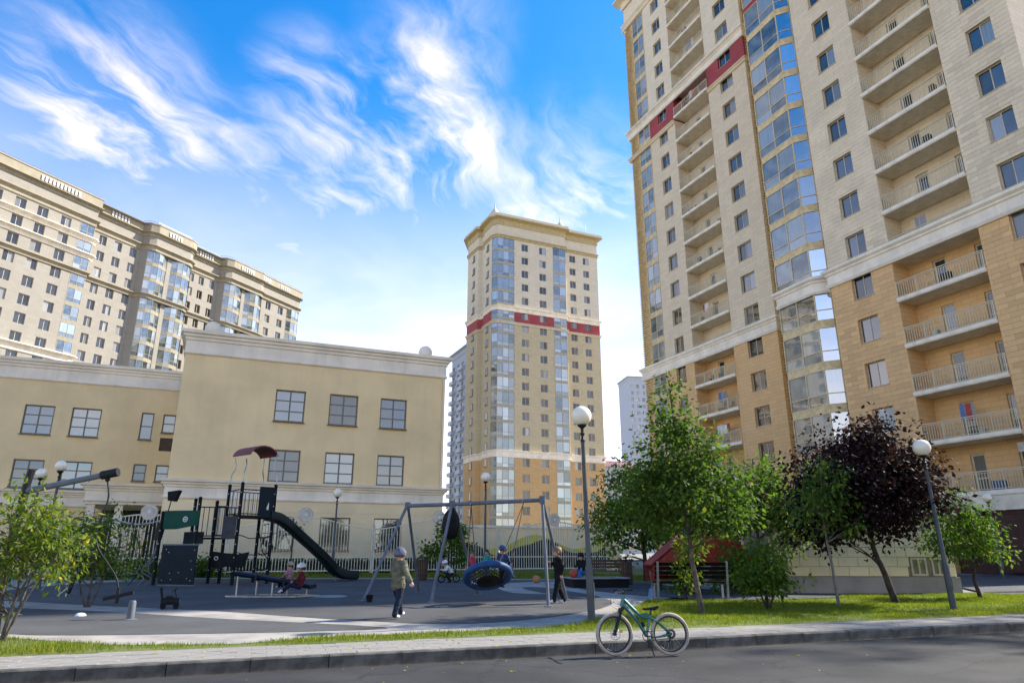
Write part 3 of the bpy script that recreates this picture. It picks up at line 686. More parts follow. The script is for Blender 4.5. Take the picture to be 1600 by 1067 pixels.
for (x0, y0), (x1, y1) in (((15.9, PJ + .1), (16.4, 0)), ((25.6, 0), (26.3, PJ)), ((30.6, PJ), (31.5, PJ)), ((36.0, PJ), (36.5, 0)), ((43.7, 0), (44.4, PJ)), ((49.1, PJ), (50.0, PJ)), ((66.4, PJ), (66.9, 14)), ((66.9, 14), (-14, 14)), ((-14, 14), (-14, PJ))):
    b.quad((x0, y0, 0), (x1, y1, 0), (x1, y1, 60.9), (x0, y0, 60.9))
b.quad((13.4, PJ, 56), (16, PJ, 56), (16, PJ, 60.9), (13.4, PJ, 60.9)); b.quad((26.3, PJ, 56), (36, PJ, 56), (36, PJ, 60.9), (26.3, PJ, 60.9)); b.quad((44.4, PJ, 56), (54.8, PJ, 56), (54.8, PJ, 60.9), (44.4, PJ, 60.9)); b.quad((62.6, PJ, 56), (66.4, PJ, 56), (66.4, PJ, 60.9), (62.6, PJ, 60.9))
b.quad((-14, PJ, 60.9), (66.4, PJ, 60.9), (66.4, 14, 60.9), (-14, 14, 60.9))
obj('wall', b, M_s, ls)
for a, c, y, grp in cols:
    for k in range(NR):
        if k > 12 and grp == 2: continue
        window(ls, a, zr(k) - 1.75, c - a, 1.75, y + .2, 2, 1, sill=False, fm=M_frame, pm=M_panef)
def arc(x0, x1, y, bulge, n=4):
    return [(x0 + (x1 - x0) * i / n, y - bulge * math.sin(math.pi * i / n)) for i in range(n + 1)]
for bi, (x0, x1, y, bu, n, sp) in enumerate(((13.4, 15.9, PJ, .0, 1, (2,)), (26.3, 30.6, PJ + .1, .7, 4, (1, 1, 1, 1)), (31.5, 36.0, PJ + .1, .7, 4, (1, 1, 1, 1)), (44.4, 49.1, PJ + .1, .7, 4, (1, 1, 1, 1)), (50.0, 54.8, PJ + .1, .7, 4, (1, 1, 1, 1)), (62.6, 66.4, PJ, .35, 3, (1, 1, 1)))):
    for k in range(15): bay_floor(ls, 'ls%d' % bi, arc(x0, x1, y, bu, n), sp, zr(k) - 2.55, FS, .55, (M_bframe2, M_sp, M_paneb2), .75)
bl = [(-14, PJ), (15.9, PJ), (16.4, 0), (25.6, 0)] + [(26.3, PJ), (27.4, PJ - .5), (35, PJ - .5), (36.0, PJ)] + [(36.5, 0), (43.7, 0)] + [(44.4, PJ), (45.6, PJ - .5), (53.8, PJ - .5), (54.9, PJ - .1), (66.4, PJ), (66.9, PJ + .6), (66.9, 14)]
band(ls, 'belt_moulding', bl, 46.4, 47.3, M_sm, .55)
band(ls, 'cornice_moulding', bl, 55.9, 57.1, M_sm, .6); band(ls, 'cornice_moulding', bl, 58.8, 59.6, M_sm, .75)
b = MB(); b.sweep(bl, [(-.2, 57.0), (.02, 57.0), (.02, 58.9), (-.2, 58.9)]); obj('frieze', b, M_s, ls)
b = MB(); b.sweep(bl, [(.25, 59.5), (.45, 59.5), (.45, 61.1), (.55, 61.15), (.55, 61.35), (.25, 61.35)]); obj('parapet', b, M_sm, ls)
for ln in ([(-14, PJ), (15.9, PJ), (16.6, PJ + .5)],):
    for z0 in (52.55, 49.5): band(ls, 'band', ln, z0 + .15, z0 + 1.05, M_white, .75)
    band(ls, 'band', ln, 31.2, 32.5, M_white, .8)
for x0, n, y in ((5.6, 11, PJ), (18.8, 6, 0), (29.5, 5, PJ - .5), (38.0, 6, 0), (47.5, 6, PJ - .5), (53.2, 5, PJ - .3), (59.5, 5, PJ)):      # solid pale blocks, painted as bright sky showing through a pierced parapet
    for i in range(n):
        q = MB(); q.box(x0 + i * .62, x0 + i * .62 + .34, y - .60, y - .55, 59.85, 60.75); obj('parapet_sky_block', q, mat('slot_white', (.78, .78, .76), .7), ls)
b = MB(); pts = [(x, y + .3) for x, y in bl[:-1]]
b.tube([(x, y, 62.0) for x, y in pts], .04, 5); obj('roof_rail', b, mat('grey_metal', (.33, .34, .35), .45, metal=.6), ls)
for i in range(34):
    x = -12 + i * 2.35; q = MB(); q.tube([(x, PJ + .35 if x < 16 or x > 45 or 27 < x < 36 else .3, 61.2), (x, PJ + .35 if x < 16 or x > 45 or 27 < x < 36 else .3, 62.0)], .03, 5); obj('rail_post', q, mat('grey_metal', (.33, .34, .35), .45), ls)

# ---------------------------------------------------------------- far buildings
M_grey = mat('far_grey', (.36, .39, .43), .8, .05); M_greyl = mat('far_white_hazed', (.46, .49, .53), .8, .05)  # the lighter tone has distance haze put into its colour
def far_block(nm, label, loc, rot, W, D, H_, fh, ncol, m, roof=None, bal=False, r0=0):
    t = thing(nm, label, 'building', loc, rot); b = MB(); cw = W / ncol; ops = []
    n = int((H_ - 2) / fh)
    for i in range(ncol):
        for k in range(r0, n): ops.append((cw * i + cw * .25, cw * i + cw * .75, 1.2 + fh * k + .9, 1.2 + fh * k + 2.5))
    b.wall(0, W, 0, 0, H_, ops, .4); b.quad((W, 0, 0), (W, D, 0), (W, D, H_), (W, 0, H_)); b.quad((0, D, 0), (0, 0, 0), (0, 0, H_), (0, D, H_)); b.quad((W, D, 0), (0, D, 0), (0, D, H_), (W, D, H_)); b.quad((0, 0, H_), (W, 0, H_), (W, D, H_), (0, D, H_))
    obj('wall', b, m, t)
    for xa, xb, za, zb in ops: window(t, xa, za, xb - xa, zb - za, .2, 2, 1, sill=False, fm=M_greyl)
    if bal:
        q = MB(); q.box(0, cw * .9, -1.0, 0, 0, 1.1); me = q.mesh('balcony', M_greyl)
        for i in range(0, ncol, 2):
            for k in range(r0, n): obj('balcony', me, None, t, (cw * i + cw * .05, 0, 1.2 + fh * k))
    band(t, 'cornice', [(0, D), (0, 0), (W, 0), (W, D)], H_ - 1.5, H_ + .3, m, .9)
    return t
far_block('apartment_block', 'pale grey apartment block glimpsed between the school and the middle tower', (-18.3, 202.0, 0), R(-66), 19, 16, 58.5, 3.0, 5, M_grey, bal=True)
far_block('apartment_tower', 'hazy white high-rise seen past the big right tower', (52.0, 296, 0), R(10), 10.5, 14, 76, 3.0, 4, M_greyl, r0=8)
fb = far_block('house', 'low white building with a red roof edge behind the tall green tree', (27.5, 200, 0), R(10), 10, 12, 25.0, 3.0, 4, M_greyl)
b = MB(); b.prism([(-.5, -.6, 25.3), (10.5, -.6, 25.3), (8.5, 6, 27.6), (1.5, 6, 27.6)], (0, .3, 0)); obj('roof', b, mat('far_roof_red', (.24, .11, .10), .8), fb)
# ---------------------------------------------------------------- the low school building
M_pl = mat('plaster_tan', (.84, .63, .335), .85, .06, .35, .25, 55, streak=.11)
M_pl2 = mat('plaster_cream', (.84, .66, .39), .85, .06, .4, .25, 55)
M_wst = mat('school_white_trim', (.86, .75, .59), .8, .07, .6, .15, 30, streak=.3)
kg = thing('school_building', 'three-storey tan plaster school block with white cornice and stone balls on its roof', 'building', (-4.024, 40.0, 0), R(23))
kw3 = [(-9.55, -7.98), (-6.68, -5.1), (-3.82, -2.28)]; Z3, Z2, Z1 = (8.22, 9.95), (5.02, 6.7), (1.58, 3.25)
def corn(root, nm, pts, z0, z1, m):
    b = MB(); h = z1 - z0
    b.sweep(pts, [(-.1, z0), (.06, z0), (.1, z0 + .06), (.1, z0 + .12), (.04, z0 + .14), (.04, z0 + h * .58), (.1, z0 + h * .60), (.12, z0 + h * .72), (.2, z0 + h * .74), (.22, z0 + h * .84), (.33, z0 + h * .87), (.36, z1), (-.1, z1)])
    return obj(nm, b, m, root)
b = MB(); b.wall(-14.25, 0, 0, 4.05, 11.6, [(a, c, *z) for a, c in kw3 for z in (Z3, Z2)], .22); b.quad((0, 0, 4.05), (0, 16, 4.05), (0, 16, 11.6), (0, 0, 11.6)); b.quad((-14.25, 16, 4.05), (-14.25, 0, 4.05), (-14.25, 0, 11.6), (-14.25, 16, 11.6)); b.quad((0, 16, 0), (-14.25, 16, 0), (-14.25, 16, 11.6), (0, 16, 11.6)); b.quad((-14.2, .1, 12.55), (0, .1, 12.55), (0, 16, 12.55), (-14.2, 16, 12.55))
obj('wall', b, M_pl, kg)
b = MB(); b.wall(-14.3, .03, -.03, .2, 4.1, [(a, c, *Z1) for a, c in kw3], .2); b.quad((.03, -.03, .2), (.03, 16, .2), (.03, 16, 4.1), (.03, -.03, 4.1)); b.quad((-14.3, 16, .2), (-14.3, -.03, .2), (-14.3, -.03, 4.1), (-14.3, 16, 4.1)); obj('ground_storey_wall', b, M_pl2, kg)
zc = .95
while zc < 3.95:                                                     # coursed ground storey, pieces between the windows
    for xa, xb in zip([-14.3] + [c for a, c in kw3], [a for a, c in kw3] + [.03]):
        q = MB(); q.box(xa + (.0 if xa == -14.3 else .02), xb - (0 if xb == .03 else .02), -.055, -.028, zc + .012, min(zc + .50, 4.0) - .012); obj('stone_course', q, M_pl2, kg)
    for a, c in kw3:
        if zc > Z1[1] + .02 or zc + .5 < Z1[0] - .05: q = MB(); q.box(a - .018, c + .018, -.054, -.029, max(zc, 0) + .012, min(zc + .50, 4.0) - .012); obj('stone_course', q, M_pl2, kg)
    zc += .5
corn(kg, 'cornice', [(-14.25, 8), (-14.25, 0), (0, 0), (0, 8)], 11.45, 12.72, M_wst)
corn(kg, 'string_course', [(-14.27, 8), (-14.27, -.02), (.02, -.02), (.02, 8)], 4.02, 4.98, M_wst)
b = MB(); b.sweep([(-14.3, 6), (-14.3, -.03), (.03, -.03), (.03, 6)], [(-.02, .2), (.05, .2), (.05, .85), (-.02, .9)]); obj('plinth', b, mat('plinth_stone', (.30, .25, .18), .85), kg)
for a, c in kw3:
    for z0, z1 in (Z3, Z2): window(kg, a, z0, c - a, z1 - z0, .1, 2, 3, fm=M_dframe, pm=M_panek, fw=.075)
    window(kg, a, Z1[0], c - a, Z1[1] - Z1[0], .1, 2, 2, fm=M_dframe, pm=M_panek, fw=.06)
for x in (-1.2, -13.1):
    b = MB(); b.lathe([(.16, 0), (.13, .12)] + [(max(.02, .41 * math.sin(q * math.pi / 12)), .5 - .41 * math.cos(q * math.pi / 12)) for q in range(1, 13)], 20, (x, .35, 12.55)); obj('stone_ball', b, M_wst, kg, sm=60)
b = MB(); b.tube([(-.1, -.09, .3), (-.1, -.09, 3.9)], .045, 8); b.tube([(-.1, -.09, 5.0), (-.1, -.09, 11.4)], .045, 8); obj('downpipe', b, M_wst, kg)
# recessed wing on the left
wg = thing('school_building', 'recessed tan left wing of the school with paired small windows by the corner', 'building', (-4.024, 40.0, 0), R(23))
wc = [(-29.6, -28.0), (-26.6, -25.05), (-23.05, -21.5), (-20.6, -19.02)]; ws = [(-16.82, -16.1), (-15.58, -14.83)]
b = MB(); ops = [(a, c, *z) for a, c in wc for z in ((8.2, 9.95), (5.07, 6.7))] + [(ws[0][0], ws[0][1], 8.22, 9.93), (ws[1][0], ws[1][1], 8.72, 9.9), (ws[0][0], ws[0][1], 5.66, 6.7), (ws[1][0], ws[1][1], 5.66, 6.7), (ws[1][0], ws[1][1], 7.57, 8.4)]
b.wall(-36, -14.3, 10, .2, 11.6, ops, .16); b.quad((-36, 10, 12.5), (-14.3, 10, 12.5), (-14.3, 24, 12.5), (-36, 24, 12.5)); b.quad((-36, 24, .2), (-36, 10, .2), (-36, 10, 12.5), (-36, 24, 12.5))
obj('wall', b, M_pl, wg)
corn(wg, 'cornice', [(-36, 10), (-14.3, 10)], 11.45, 12.72, M_wst); corn(wg, 'string_course', [(-36, 9.98), (-14.3, 9.98)], 4.02, 4.98, M_wst)
for a, c, z0, z1 in ops[:8]: window(wg, a, z0, c - a, z1 - z0, 10.1, 2, 3, fm=M_dframe, pm=M_panek, fw=.075)
for a, c, z0, z1 in ops[8:12]: window(wg, a, z0, c - a, z1 - z0, 10.1, 1, 2, fm=M_dframe, pm=M_panek, fw=.075)
b = MB(); a, c, z0, z1 = ops[12]; b.box(a, c, 10.08, 10.12, z0, z1); obj('louvre_panel', b, mat('louvre_brown', (.09, .06, .035), .6), wg)
for i in range(7): q = MB(); q.box(a + .02, c - .02, 10.05, 10.085, z0 + .06 + i * .11, z0 + .12 + i * .11); obj('louvre_slat', q, mat('louvre_brown', (.09, .06, .035), .6), wg)
# entrance porch between block and wing
b = MB(); b.box(-18.2, -14.36, 4.0, 9.9, 3.9, 4.3); obj('porch_roof', b, M_wst, wg); corn(wg, 'porch_cornice', [(-18.2, 9.9), (-18.2, 4.0), (-14.36, 4.0)], 4.02, 4.98, M_wst)
for x in (-17.9, -16.6): b = MB(); b.box(x - .18, x + .18, 4.1, 4.46, .3, 3.92); obj('porch_column', b, M_wst, wg)
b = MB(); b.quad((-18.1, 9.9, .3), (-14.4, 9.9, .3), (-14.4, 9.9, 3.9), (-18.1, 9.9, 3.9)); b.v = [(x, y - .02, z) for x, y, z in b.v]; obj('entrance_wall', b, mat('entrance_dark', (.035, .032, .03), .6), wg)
window(wg, -17.2, .4, 1.6, 2.5, 9.75, 2, 2, fm=M_wst, pm=M_panek, sill=False, fw=.1, door=False).name = 'entrance_door'
# ---------------------------------------------------------------- fence in front of the school, in the same axes (set 2.2 m forward)
M_fence = mat('fence_paint', (.74, .67, .50), .55, .06, 4)
def fence(label, s0, s1, gate=None, disc=True, group='metal picket fence runs'):
    t = thing('picket_fence', label, 'fence', (-4.024, 40.0, 0), R(23), group)
    def wz(x): 
        p = Vector((-4.024, 40.0)) + Vector((.9205, .3907)) * x - Vector((-.3907, .9205)) * 2.2; return gz(p.x, p.y)
    def ztop(x): return 2.88 + .26 * math.cos(2 * math.pi * (x + 7.7) / 6.9)
    q = MB(); q.box(-.014, .014, -.014, .014, 0, 1.0); pk = q.mesh('picket', M_fence)
    x = s0 + .06
    while x < s1 - .03:
        o = obj('picket', pk, None, t, (x, -2.2, wz(x) + .1)); o.scale = (1, 1, ztop(x) - wz(x) - .12); x += .145
    q = MB(); q.tube([(s0 + (s1 - s0) * i / 24, -2.2, ztop(s0 + (s1 - s0) * i / 24)) for i in range(25)], .03, 6); obj('top_rail', q, M_fence, t)
    for dz in (.16, .78): q = MB(); q.bar((s0, -2.2, wz(s0) + dz), (s1, -2.2, wz(s1) + dz), .05, .05); obj('rail', q, M_fence, t)
    for x in (s0, s1):
        q = MB(); q.box(x - .06, x + .06, -2.26, -2.14, wz(x) - .1, ztop(x) + .15); q.prism([(x - .07, -2.27, ztop(x) + .15), (x + .07, -2.27, ztop(x) + .15), (x + .07, -2.13, ztop(x) + .15), (x - .07, -2.13, ztop(x) + .15)], (0, 0, .05)); obj('post', q, M_fence, t)
    if disc is not None:
        x = disc; q = MB(); n = 8; ring = [(x + .38 * math.cos(2 * math.pi * (i + .5) / n), -2.24, 3.25 + .38 * math.sin(2 * math.pi * (i + .5) / n)) for i in range(n)]
        q.prism(ring, (0, .05, 0)); dm = obj('octagonal_disc', q, mat('disc_grey', (.56, .51, .42), .6), t)
        q = MB(); q.torus((x, -2.25, 3.25), .27, .014, (0, 1, 0), 20, 5); q.prism([(x - .07, -2.29, 3.25), (x, -2.29, 3.17), (x + .07, -2.29, 3.25), (x, -2.29, 3.33)], (0, .04, 0)); obj('disc_boss', q, M_wst, dm)
    return t
fence('cream picket fence with octagonal disc in front of the entrance porch', -18.1, -11.2, disc=-14.64)
fence('cream picket fence with octagonal disc below the slide side school windows', -11.15, -4.3, disc=-7.7)
fence('cream picket fence with octagonal disc at the school corner beside small tree', -4.25, 2.6, disc=-.8)
fence('cream picket fence with octagonal disc in front of the wavy mural wall', 2.65, 9.5, disc=6.06)
fence('cream picket fence without disc at far left behind willow shrubs', -26, -18.15, disc=None)
# mural wall behind the fence, right of the school
mu = thing('mural_wall', 'cream garden wall painted with navy and yellow waves behind the fence', 'wall', (-4.024, 40.0, 0), R(23))
b = MB(); b.box(.6, 12, 1.6, 1.9, .3, 2.9); obj('wall', b, M_pl2, mu)
def wavepoly(f, x0, x1, z0, y, n=40): return [(x0, y, z0)] + [(x1, y, z0)] + [(x1 + (x0 - x1) * i / n, y, f(x1 + (x0 - x1) * i / n)) for i in range(n + 1)]
b = MB(); b.prism(wavepoly(lambda x: 2.1 + .42 * math.sin(x * 1.1 + .6), 1.05, 11.9, .45, 1.575), (0, .02, 0)); obj('yellow_wave', b, mat('mural_yellow', (.58, .50, .06), .8), mu)
b = MB(); b.prism(wavepoly(lambda x: 1.78 + .42 * math.sin(x * 1.1 + .1) + .1 * math.sin(x * 2.7), 1.05, 11.9, .45, 1.55), (0, .02, 0)); obj('navy_wave', b, mat('mural_navy', (.012, .018, .03), .8), mu)
b = MB(); b.box(.55, 12.1, 1.5, 2.0, 2.9, 3.04); obj('coping', b, M_wst, mu)

gp_ = thing('gate_pillar', 'square cream stone pillar at the right end of the picket fence', 'pillar', (-4.024, 40.0, 0), R(23))
b = MB(); b.box(9.6, 10.15, -2.5, -1.95, .2, 2.55); obj('shaft', b, M_pl2, gp_); b = MB(); b.box(9.52, 10.23, -2.58, -1.87, 2.55, 2.7); obj('cap', b, M_wst, gp_)
# ---------------------------------------------------------------- panelled ramp wall on the right
AX0, AX1 = Vector((8.55, 23.7)), Vector((14.35, 23.25)); ad = (AX1 - AX0).normalized(); aL = (AX1 - AX0).length; aR = math.atan2(ad.y, ad.x)
an = thing('ramp_wall', 'low cream panelled ramp building with stone plinth behind the purple tree', 'wall', (AX0.x, AX0.y, 0), aR)
M_pan = mat('cream_panel', (.84, .69, .42), .8, .05, .8, .15, 40, per_obj=.07); M_jt = mat('panel_joint', (.26, .21, .13), .9)
b = MB(); b.box(.0, aL, .04, 3.4, .2, 2.62); obj('core', b, M_jt, an)
b = MB(); b.box(-.03, aL + .06, -.06, 3.42, .15, .72); obj('plinth', b, mat('plinth_grey', (.33, .30, .26), .85, .1, 1, streak=.3), an)
b = MB(); b.sweep([(-.02, 3.4), (-.02, 0), (aL + .02, 0), (aL + .02, 3.4)], [(-.05, 2.55), (.05, 2.55), (.05, 2.62), (.14, 2.68), (.14, 2.8), (-.05, 2.8)]); obj('coping', b, M_wst, an)
b = MB(); b.quad((0, 0, 2.79), (aL, 0, 2.79), (aL, 3.4, 2.79), (0, 3.4, 2.79)); obj('roof', b, M_roof, an)
pw, ph = .62, .30; wins = [(4.45, 4.95), (5.1, 5.55)]
for r_ in range(6):
    for i in range(11):
        x0, x1 = i * pw - (pw / 2 if r_ % 2 else 0), (i + 1) * pw - (pw / 2 if r_ % 2 else 0); x0, x1 = max(x0, 0), min(x1, aL)
        if x1 - x0 < .1: continue
        z0 = .74 + r_ * ph
        if r_ < 2 and x1 > 4.4 and x0 < 5.6:
            if x0 < 4.4 - .1: x1 = 4.4
            elif x1 > 5.6 + .1: x0 = 5.6
            else: continue
        q = MB(); slab(q, x0 + .005, x1 - .005, z0 + .005, z0 + ph - .005, .0, .006); q.v = [(x, .01 - z, y) for x, y, z in q.v]; obj('wall_panel', q, M_pan, an)
for a, c in wins: window(an, a, .76, c - a, .56, .02, 2, 1, fm=M_frame, pm=mat('ochre_glass', (.20, .15, .05), .25), sill=False)
# ---------------------------------------------------------------- trees, shrubs, grass
import numpy as np
L_green = leaf_mat('leaf_green', [(0, (.032, .068, .012)), (.45, (.075, .138, .024)), (.85, (.145, .22, .038)), (1, (.36, .29, .03))])
L_light = leaf_mat('leaf_light', [(0, (.045, .098, .013)), (.5, (.105, .185, .024)), (.85, (.19, .27, .04)), (1, (.40, .34, .03))])
L_yellow = leaf_mat('leaf_willow', [(0, (.050, .095, .011)), (.5, (.125, .185, .020)), (.85, (.26, .29, .036)), (1, (.48, .39, .03))])
L_purple = leaf_mat('leaf_purple', [(0, (.008, .005, .007)), (.5, (.020, .010, .013)), (.85, (.060, .024, .026)), (1, (.13, .07, .05))], .3)
L_grass = leaf_mat('grass_blade', [(0, (.065, .115, .010)), (.5, (.14, .205, .015)), (.85, (.23, .25, .028)), (1, (.42, .34, .09))], .45)
M_bark = mat('bark', (.11, .09, .07), .9, .3, 6, .8, 40); M_bark2 = mat('pale_bark', (.20, .18, .15), .9, .25, 6, .6, 40); M_bark3 = mat('dark_bark', (.045, .035, .03), .9, .3, 6, .8, 40)

def leaf_mesh(name, P, D, N, size, width, tint, m):
    """P base points, D leaf directions, N approximate normals: one folded pointed leaf each"""
    k = len(P); D = D / np.linalg.norm(D, axis=1, keepdims=True); S = np.cross(D, N); S /= np.maximum(np.linalg.norm(S, axis=1, keepdims=True), 1e-6); N2 = np.cross(S, D)
    sz = size[:, None]; mid = P + D * sz * .45
    V = np.empty((k, 4, 3)); V[:, 0] = P; V[:, 1] = mid + S * sz * width - N2 * sz * .10; V[:, 2] = P + D * sz - N2 * sz * .12; V[:, 3] = mid - S * sz * width - N2 * sz * .10
    me = bpy.data.meshes.new(name); me.vertices.add(4 * k); me.vertices.foreach_set('co', V.ravel())
    idx = np.array([0, 1, 2, 0, 2, 3]); fi = (np.arange(k)[:, None] * 4 + idx[None]).ravel()
    me.loops.add(6 * k); me.loops.foreach_set('vertex_index', fi.astype(np.int32)); me.polygons.add(2 * k)
    me.polygons.foreach_set('loop_start', np.arange(0, 6 * k, 3, dtype=np.int32))
    me.update(calc_edges=True); at = me.attributes.new('tint', 'FLOAT', 'FACE'); at.data.foreach_set('value', np.repeat(tint, 2).astype(np.float32))
    me.materials.append(m); return me

def tree(label, cat, base, trunk, r0, blobs, ncl, per, lsize, lmat, bark, seed, width=.3, cl_r=.22, droop=.2, nbr=26, group=None, name='tree', stems=(), gap=.0, tint_bias=0.0, cluster_flat=.7, twig=.012):
    g = np.random.default_rng(seed); rr = random.Random(seed); bx, by = base; bz = gz(bx, by) - .02
    t = thing(name, label, cat, (bx, by, bz), 0, group)
    tp = cat_rom([(0, 0, -.1)] + [tuple(p) for p in trunk], 4); n = len(tp)
    b = MB(); b.tube([p + Vector((rr.uniform(-1, 1), rr.uniform(-1, 1), 0)) * r0 * .12 for p in tp], [r0 * (1 - .8 * i / (n - 1)) * (1.35 if i == 0 else 1) for i in range(n)], 9); obj('trunk', b, bark, t, sm=60)
    # clump centres through the crown's volume, thicker towards the outside, thinned by a noise field so that gaps open up
    vol = np.array([q[3] * q[4] * q[5] for q in blobs]); cs = []
    while len(cs) < ncl:
        q = blobs[g.choice(len(blobs), p=vol / vol.sum())]; d = g.normal(size=3); d /= np.linalg.norm(d); r_ = g.random() ** .42 * (1 + .12 * g.normal())
        c = np.array([q[0] - bx + d[0] * q[3] * r_, q[1] - by + d[1] * q[4] * r_, q[2] - bz + d[2] * q[5] * r_])
        if noise.noise(Vector(c) * 1.5 + Vector((seed, 0, 0))) < gap - .25: continue
        cs.append(c)
    cs = np.array(cs)
    br = MB(); order = g.permutation(len(cs))[:nbr]
    for i in order:
        c = Vector(cs[i]); j = max(range(n // 4, n), key=lambda j: -abs((tp[j].z) - (c.z - .45 * (c.xy - tp[j].xy).length))); a = tp[j]
        mid = a.lerp(c, .5) + Vector((rr.uniform(-.1, .1), rr.uniform(-.1, .1), rr.uniform(-.02, .12))) * (c - a).length
        rb = max(twig, r0 * .32 * (1 - .6 * j / n)); br.tube(cat_rom([a, mid, c], 3), [rb * (1 - .8 * k / 6) for k in range(7)], 5)
    for st in stems: sp = cat_rom(st, 4); br.tube(sp, [r0 * .8 * (1 - .75 * k / (len(sp) - 1)) for k in range(len(sp))], 6)
    if br.v: obj('branch', br, bark, t, sm=60, kind='stuff')
    k = ncl * per; ci = np.repeat(np.arange(ncl), per); off = g.normal(size=(k, 3)) * cl_r; off[:, 2] *= cluster_flat
    P = cs[ci] + off; D = off / cl_r + g.normal(size=(k, 3)) * .7; D[:, 2] -= droop * 2.2; N = g.normal(size=(k, 3)) * .55 + np.array([0, 0, 1.0]) + off / cl_r * .25
    tint = np.clip(.42 + tint_bias + g.normal(size=k) * .17 + np.repeat(g.normal(size=ncl) * .13, per), 0, .92); yl = g.random(k) < .012; tint[yl] = 1.0
    obj('crown', leaf_mesh('crown', P, D, N, lsize * (0.7 + .6 * g.random(k)), width, tint, lmat), None, t)
    return t

tree('tall green young tree with leaning trunk on the lawn behind the bicycle', 'tree', (4.24, 16.28), [(-.10, 0, .8), (-.2, -.05, 1.7), (-.32, -.1, 3.4), (-.42, -.1, 5.35)], .075,
     [(4.15, 16.2, 2.75, 1.35, 1.25, .95), (3.95, 16.2, 3.65, 1.0, .95, .85), (3.83, 16.15, 4.55, .5, .5, .75), (3.8, 16.15, 5.35, .26, .26, .5), (4.95, 16.25, 2.45, .65, .7, .6), (3.2, 16.2, 3.3, .6, .6, .55), (3.0, 16.2, 2.5, .5, .6, .5)],
     560, 17, .115, L_green, M_bark, 11, .32, .17, .22, 60, gap=.06)
tree('dark purple-leaved plum tree with slanting trunk in front of the ramp wall', 'tree', (10.24, 19.37), [(-.2, 0, .7), (-.42, 0, 1.5), (-.5, 0, 2.6), (-.3, 0, 4.0)], .10,
     [(9.70, 19.3, 3.3, 2.1, 1.7, 1.4), (10.20, 19.3, 4.3, 1.2, 1.1, .95), (8.70, 19.3, 2.7, 1.2, 1.1, .9), (10.80, 19.3, 3.1, 1.1, 1.1, .9), (8.30, 19.2, 2.0, .8, .8, .45), (10.10, 19.2, 2.2, .9, .9, .5)],
     1150, 17, .125, L_purple, M_bark3, 12, .34, .19, .25, 60, gap=.06)
tree('slender young tree with thin pale trunk and sparse drooping leaves before the purple tree', 'tree', (8.22, 18.34), [(-.05, 0, 1.0), (-.12, 0, 2.2), (.05, 0, 3.9)], .045,
     [(8.2, 18.3, 3.2, .75, .6, .7), (7.8, 18.3, 2.6, .8, .6, .5), (8.7, 18.3, 2.5, .65, .6, .5), (8.25, 18.3, 2.05, .6, .5, .3)],
     95, 16, .14, L_green, M_bark2, 13, .26, .15, .55, 40, gap=.0, tint_bias=.12)
tree('small light green tree with dark crooked trunk at the right end of the lawn', 'tree', (13.73, 21.26), [(-.12, 0, .5), (-.05, 0, 1.0), (.0, 0, 2.6)], .07,
     [(13.5, 21.2, 2.1, 1.15, .9, .75), (13.3, 21.2, 2.75, .6, .6, .5), (12.9, 21.2, 1.7, .6, .7, .45), (14.2, 21.2, 1.7, .6, .7, .5)],
     200, 16, .13, L_light, M_bark3, 14, .24, .17, .5, 40, gap=.05, tint_bias=-.1)
tree('leafy multi-stemmed bush at the lawn edge beside the slatted bench', 'bush', (6.09, 17.41), [(.02, 0, .3), (.0, 0, .8), (.05, 0, 1.3)], .035,
     [(6.15, 17.4, 1.15, .55, .55, .5), (5.85, 17.4, .85, .42, .45, .35), (6.5, 17.4, .85, .42, .45, .4), (6.1, 17.4, 1.6, .3, .3, .25)],
     150, 15, .125, L_light, M_bark3, 15, .26, .11, .25, 20, name='bush', tint_bias=-.05,
     stems=[[(0, 0, -.05), (-.12, 0, .35), (-.3, 0, .9)], [(.03, 0, -.05), (.2, .05, .4), (.42, .05, .9)], [(0, .05, -.05), (.05, .1, .5), (.02, .15, 1.3)], [(-.04, 0, -.05), (-.05, -.1, .4), (-.1, -.2, 1.0)]])
tree('thin yellowish sapling shrub growing in front of the slatted bench', 'bush', (4.75, 19.7), [(.0, 0, .3), (.03, 0, .8), (.0, 0, 1.4)], .022,
     [(4.75, 19.7, 1.0, .28, .28, .45), (4.9, 19.7, 1.7, .5, .4, .4)], 60, 13, .12, L_yellow, M_bark3, 16, .26, .11, .3, 12, name='bush', stems=[[(0, 0, 0), (-.1, 0, .4), (-.15, 0, .9)], [(.02, 0, 0), (.12, 0, .4), (.2, 0, 1.0)]])
tree('bright green tree behind the tall leaning tree, left of the purple one', 'tree', (7.75, 22.6), [(.05, 0, 1.0), (.1, 0, 2.4), (.15, 0, 4.2)], .08,
     [(7.9, 22.5, 3.4, 1.25, 1.0, .95), (7.3, 22.5, 2.7, 1.0, .9, .8), (8.7, 22.5, 2.8, .85, .8, .8), (8.1, 22.5, 4.1, .6, .6, .45), (8.8, 22.4, 1.9, .5, .5, .5)],
     330, 16, .14, L_light, M_bark, 17, .3, .2, .3, 40, gap=.05)
tree('broad green tree with a few yellow leaves behind the lamp post', 'tree', (5.6, 30.2), [(.0, 0, 1.2), (-.05, 0, 2.6), (.05, 0, 5.0)], .11,
     [(5.0, 30.0, 3.4, 1.6, 1.3, 1.3), (4.1, 30.0, 2.6, 1.0, 1.0, 1.0), (5.9, 30.0, 2.6, 1.0, 1.0, 1.0), (4.6, 30.0, 4.6, .8, .8, .75), (4.4, 30.0, 1.5, .7, .7, .6)],
     330, 14, .17, L_light, M_bark3, 18, .32, .24, .25, 40, gap=.10, tint_bias=.05)
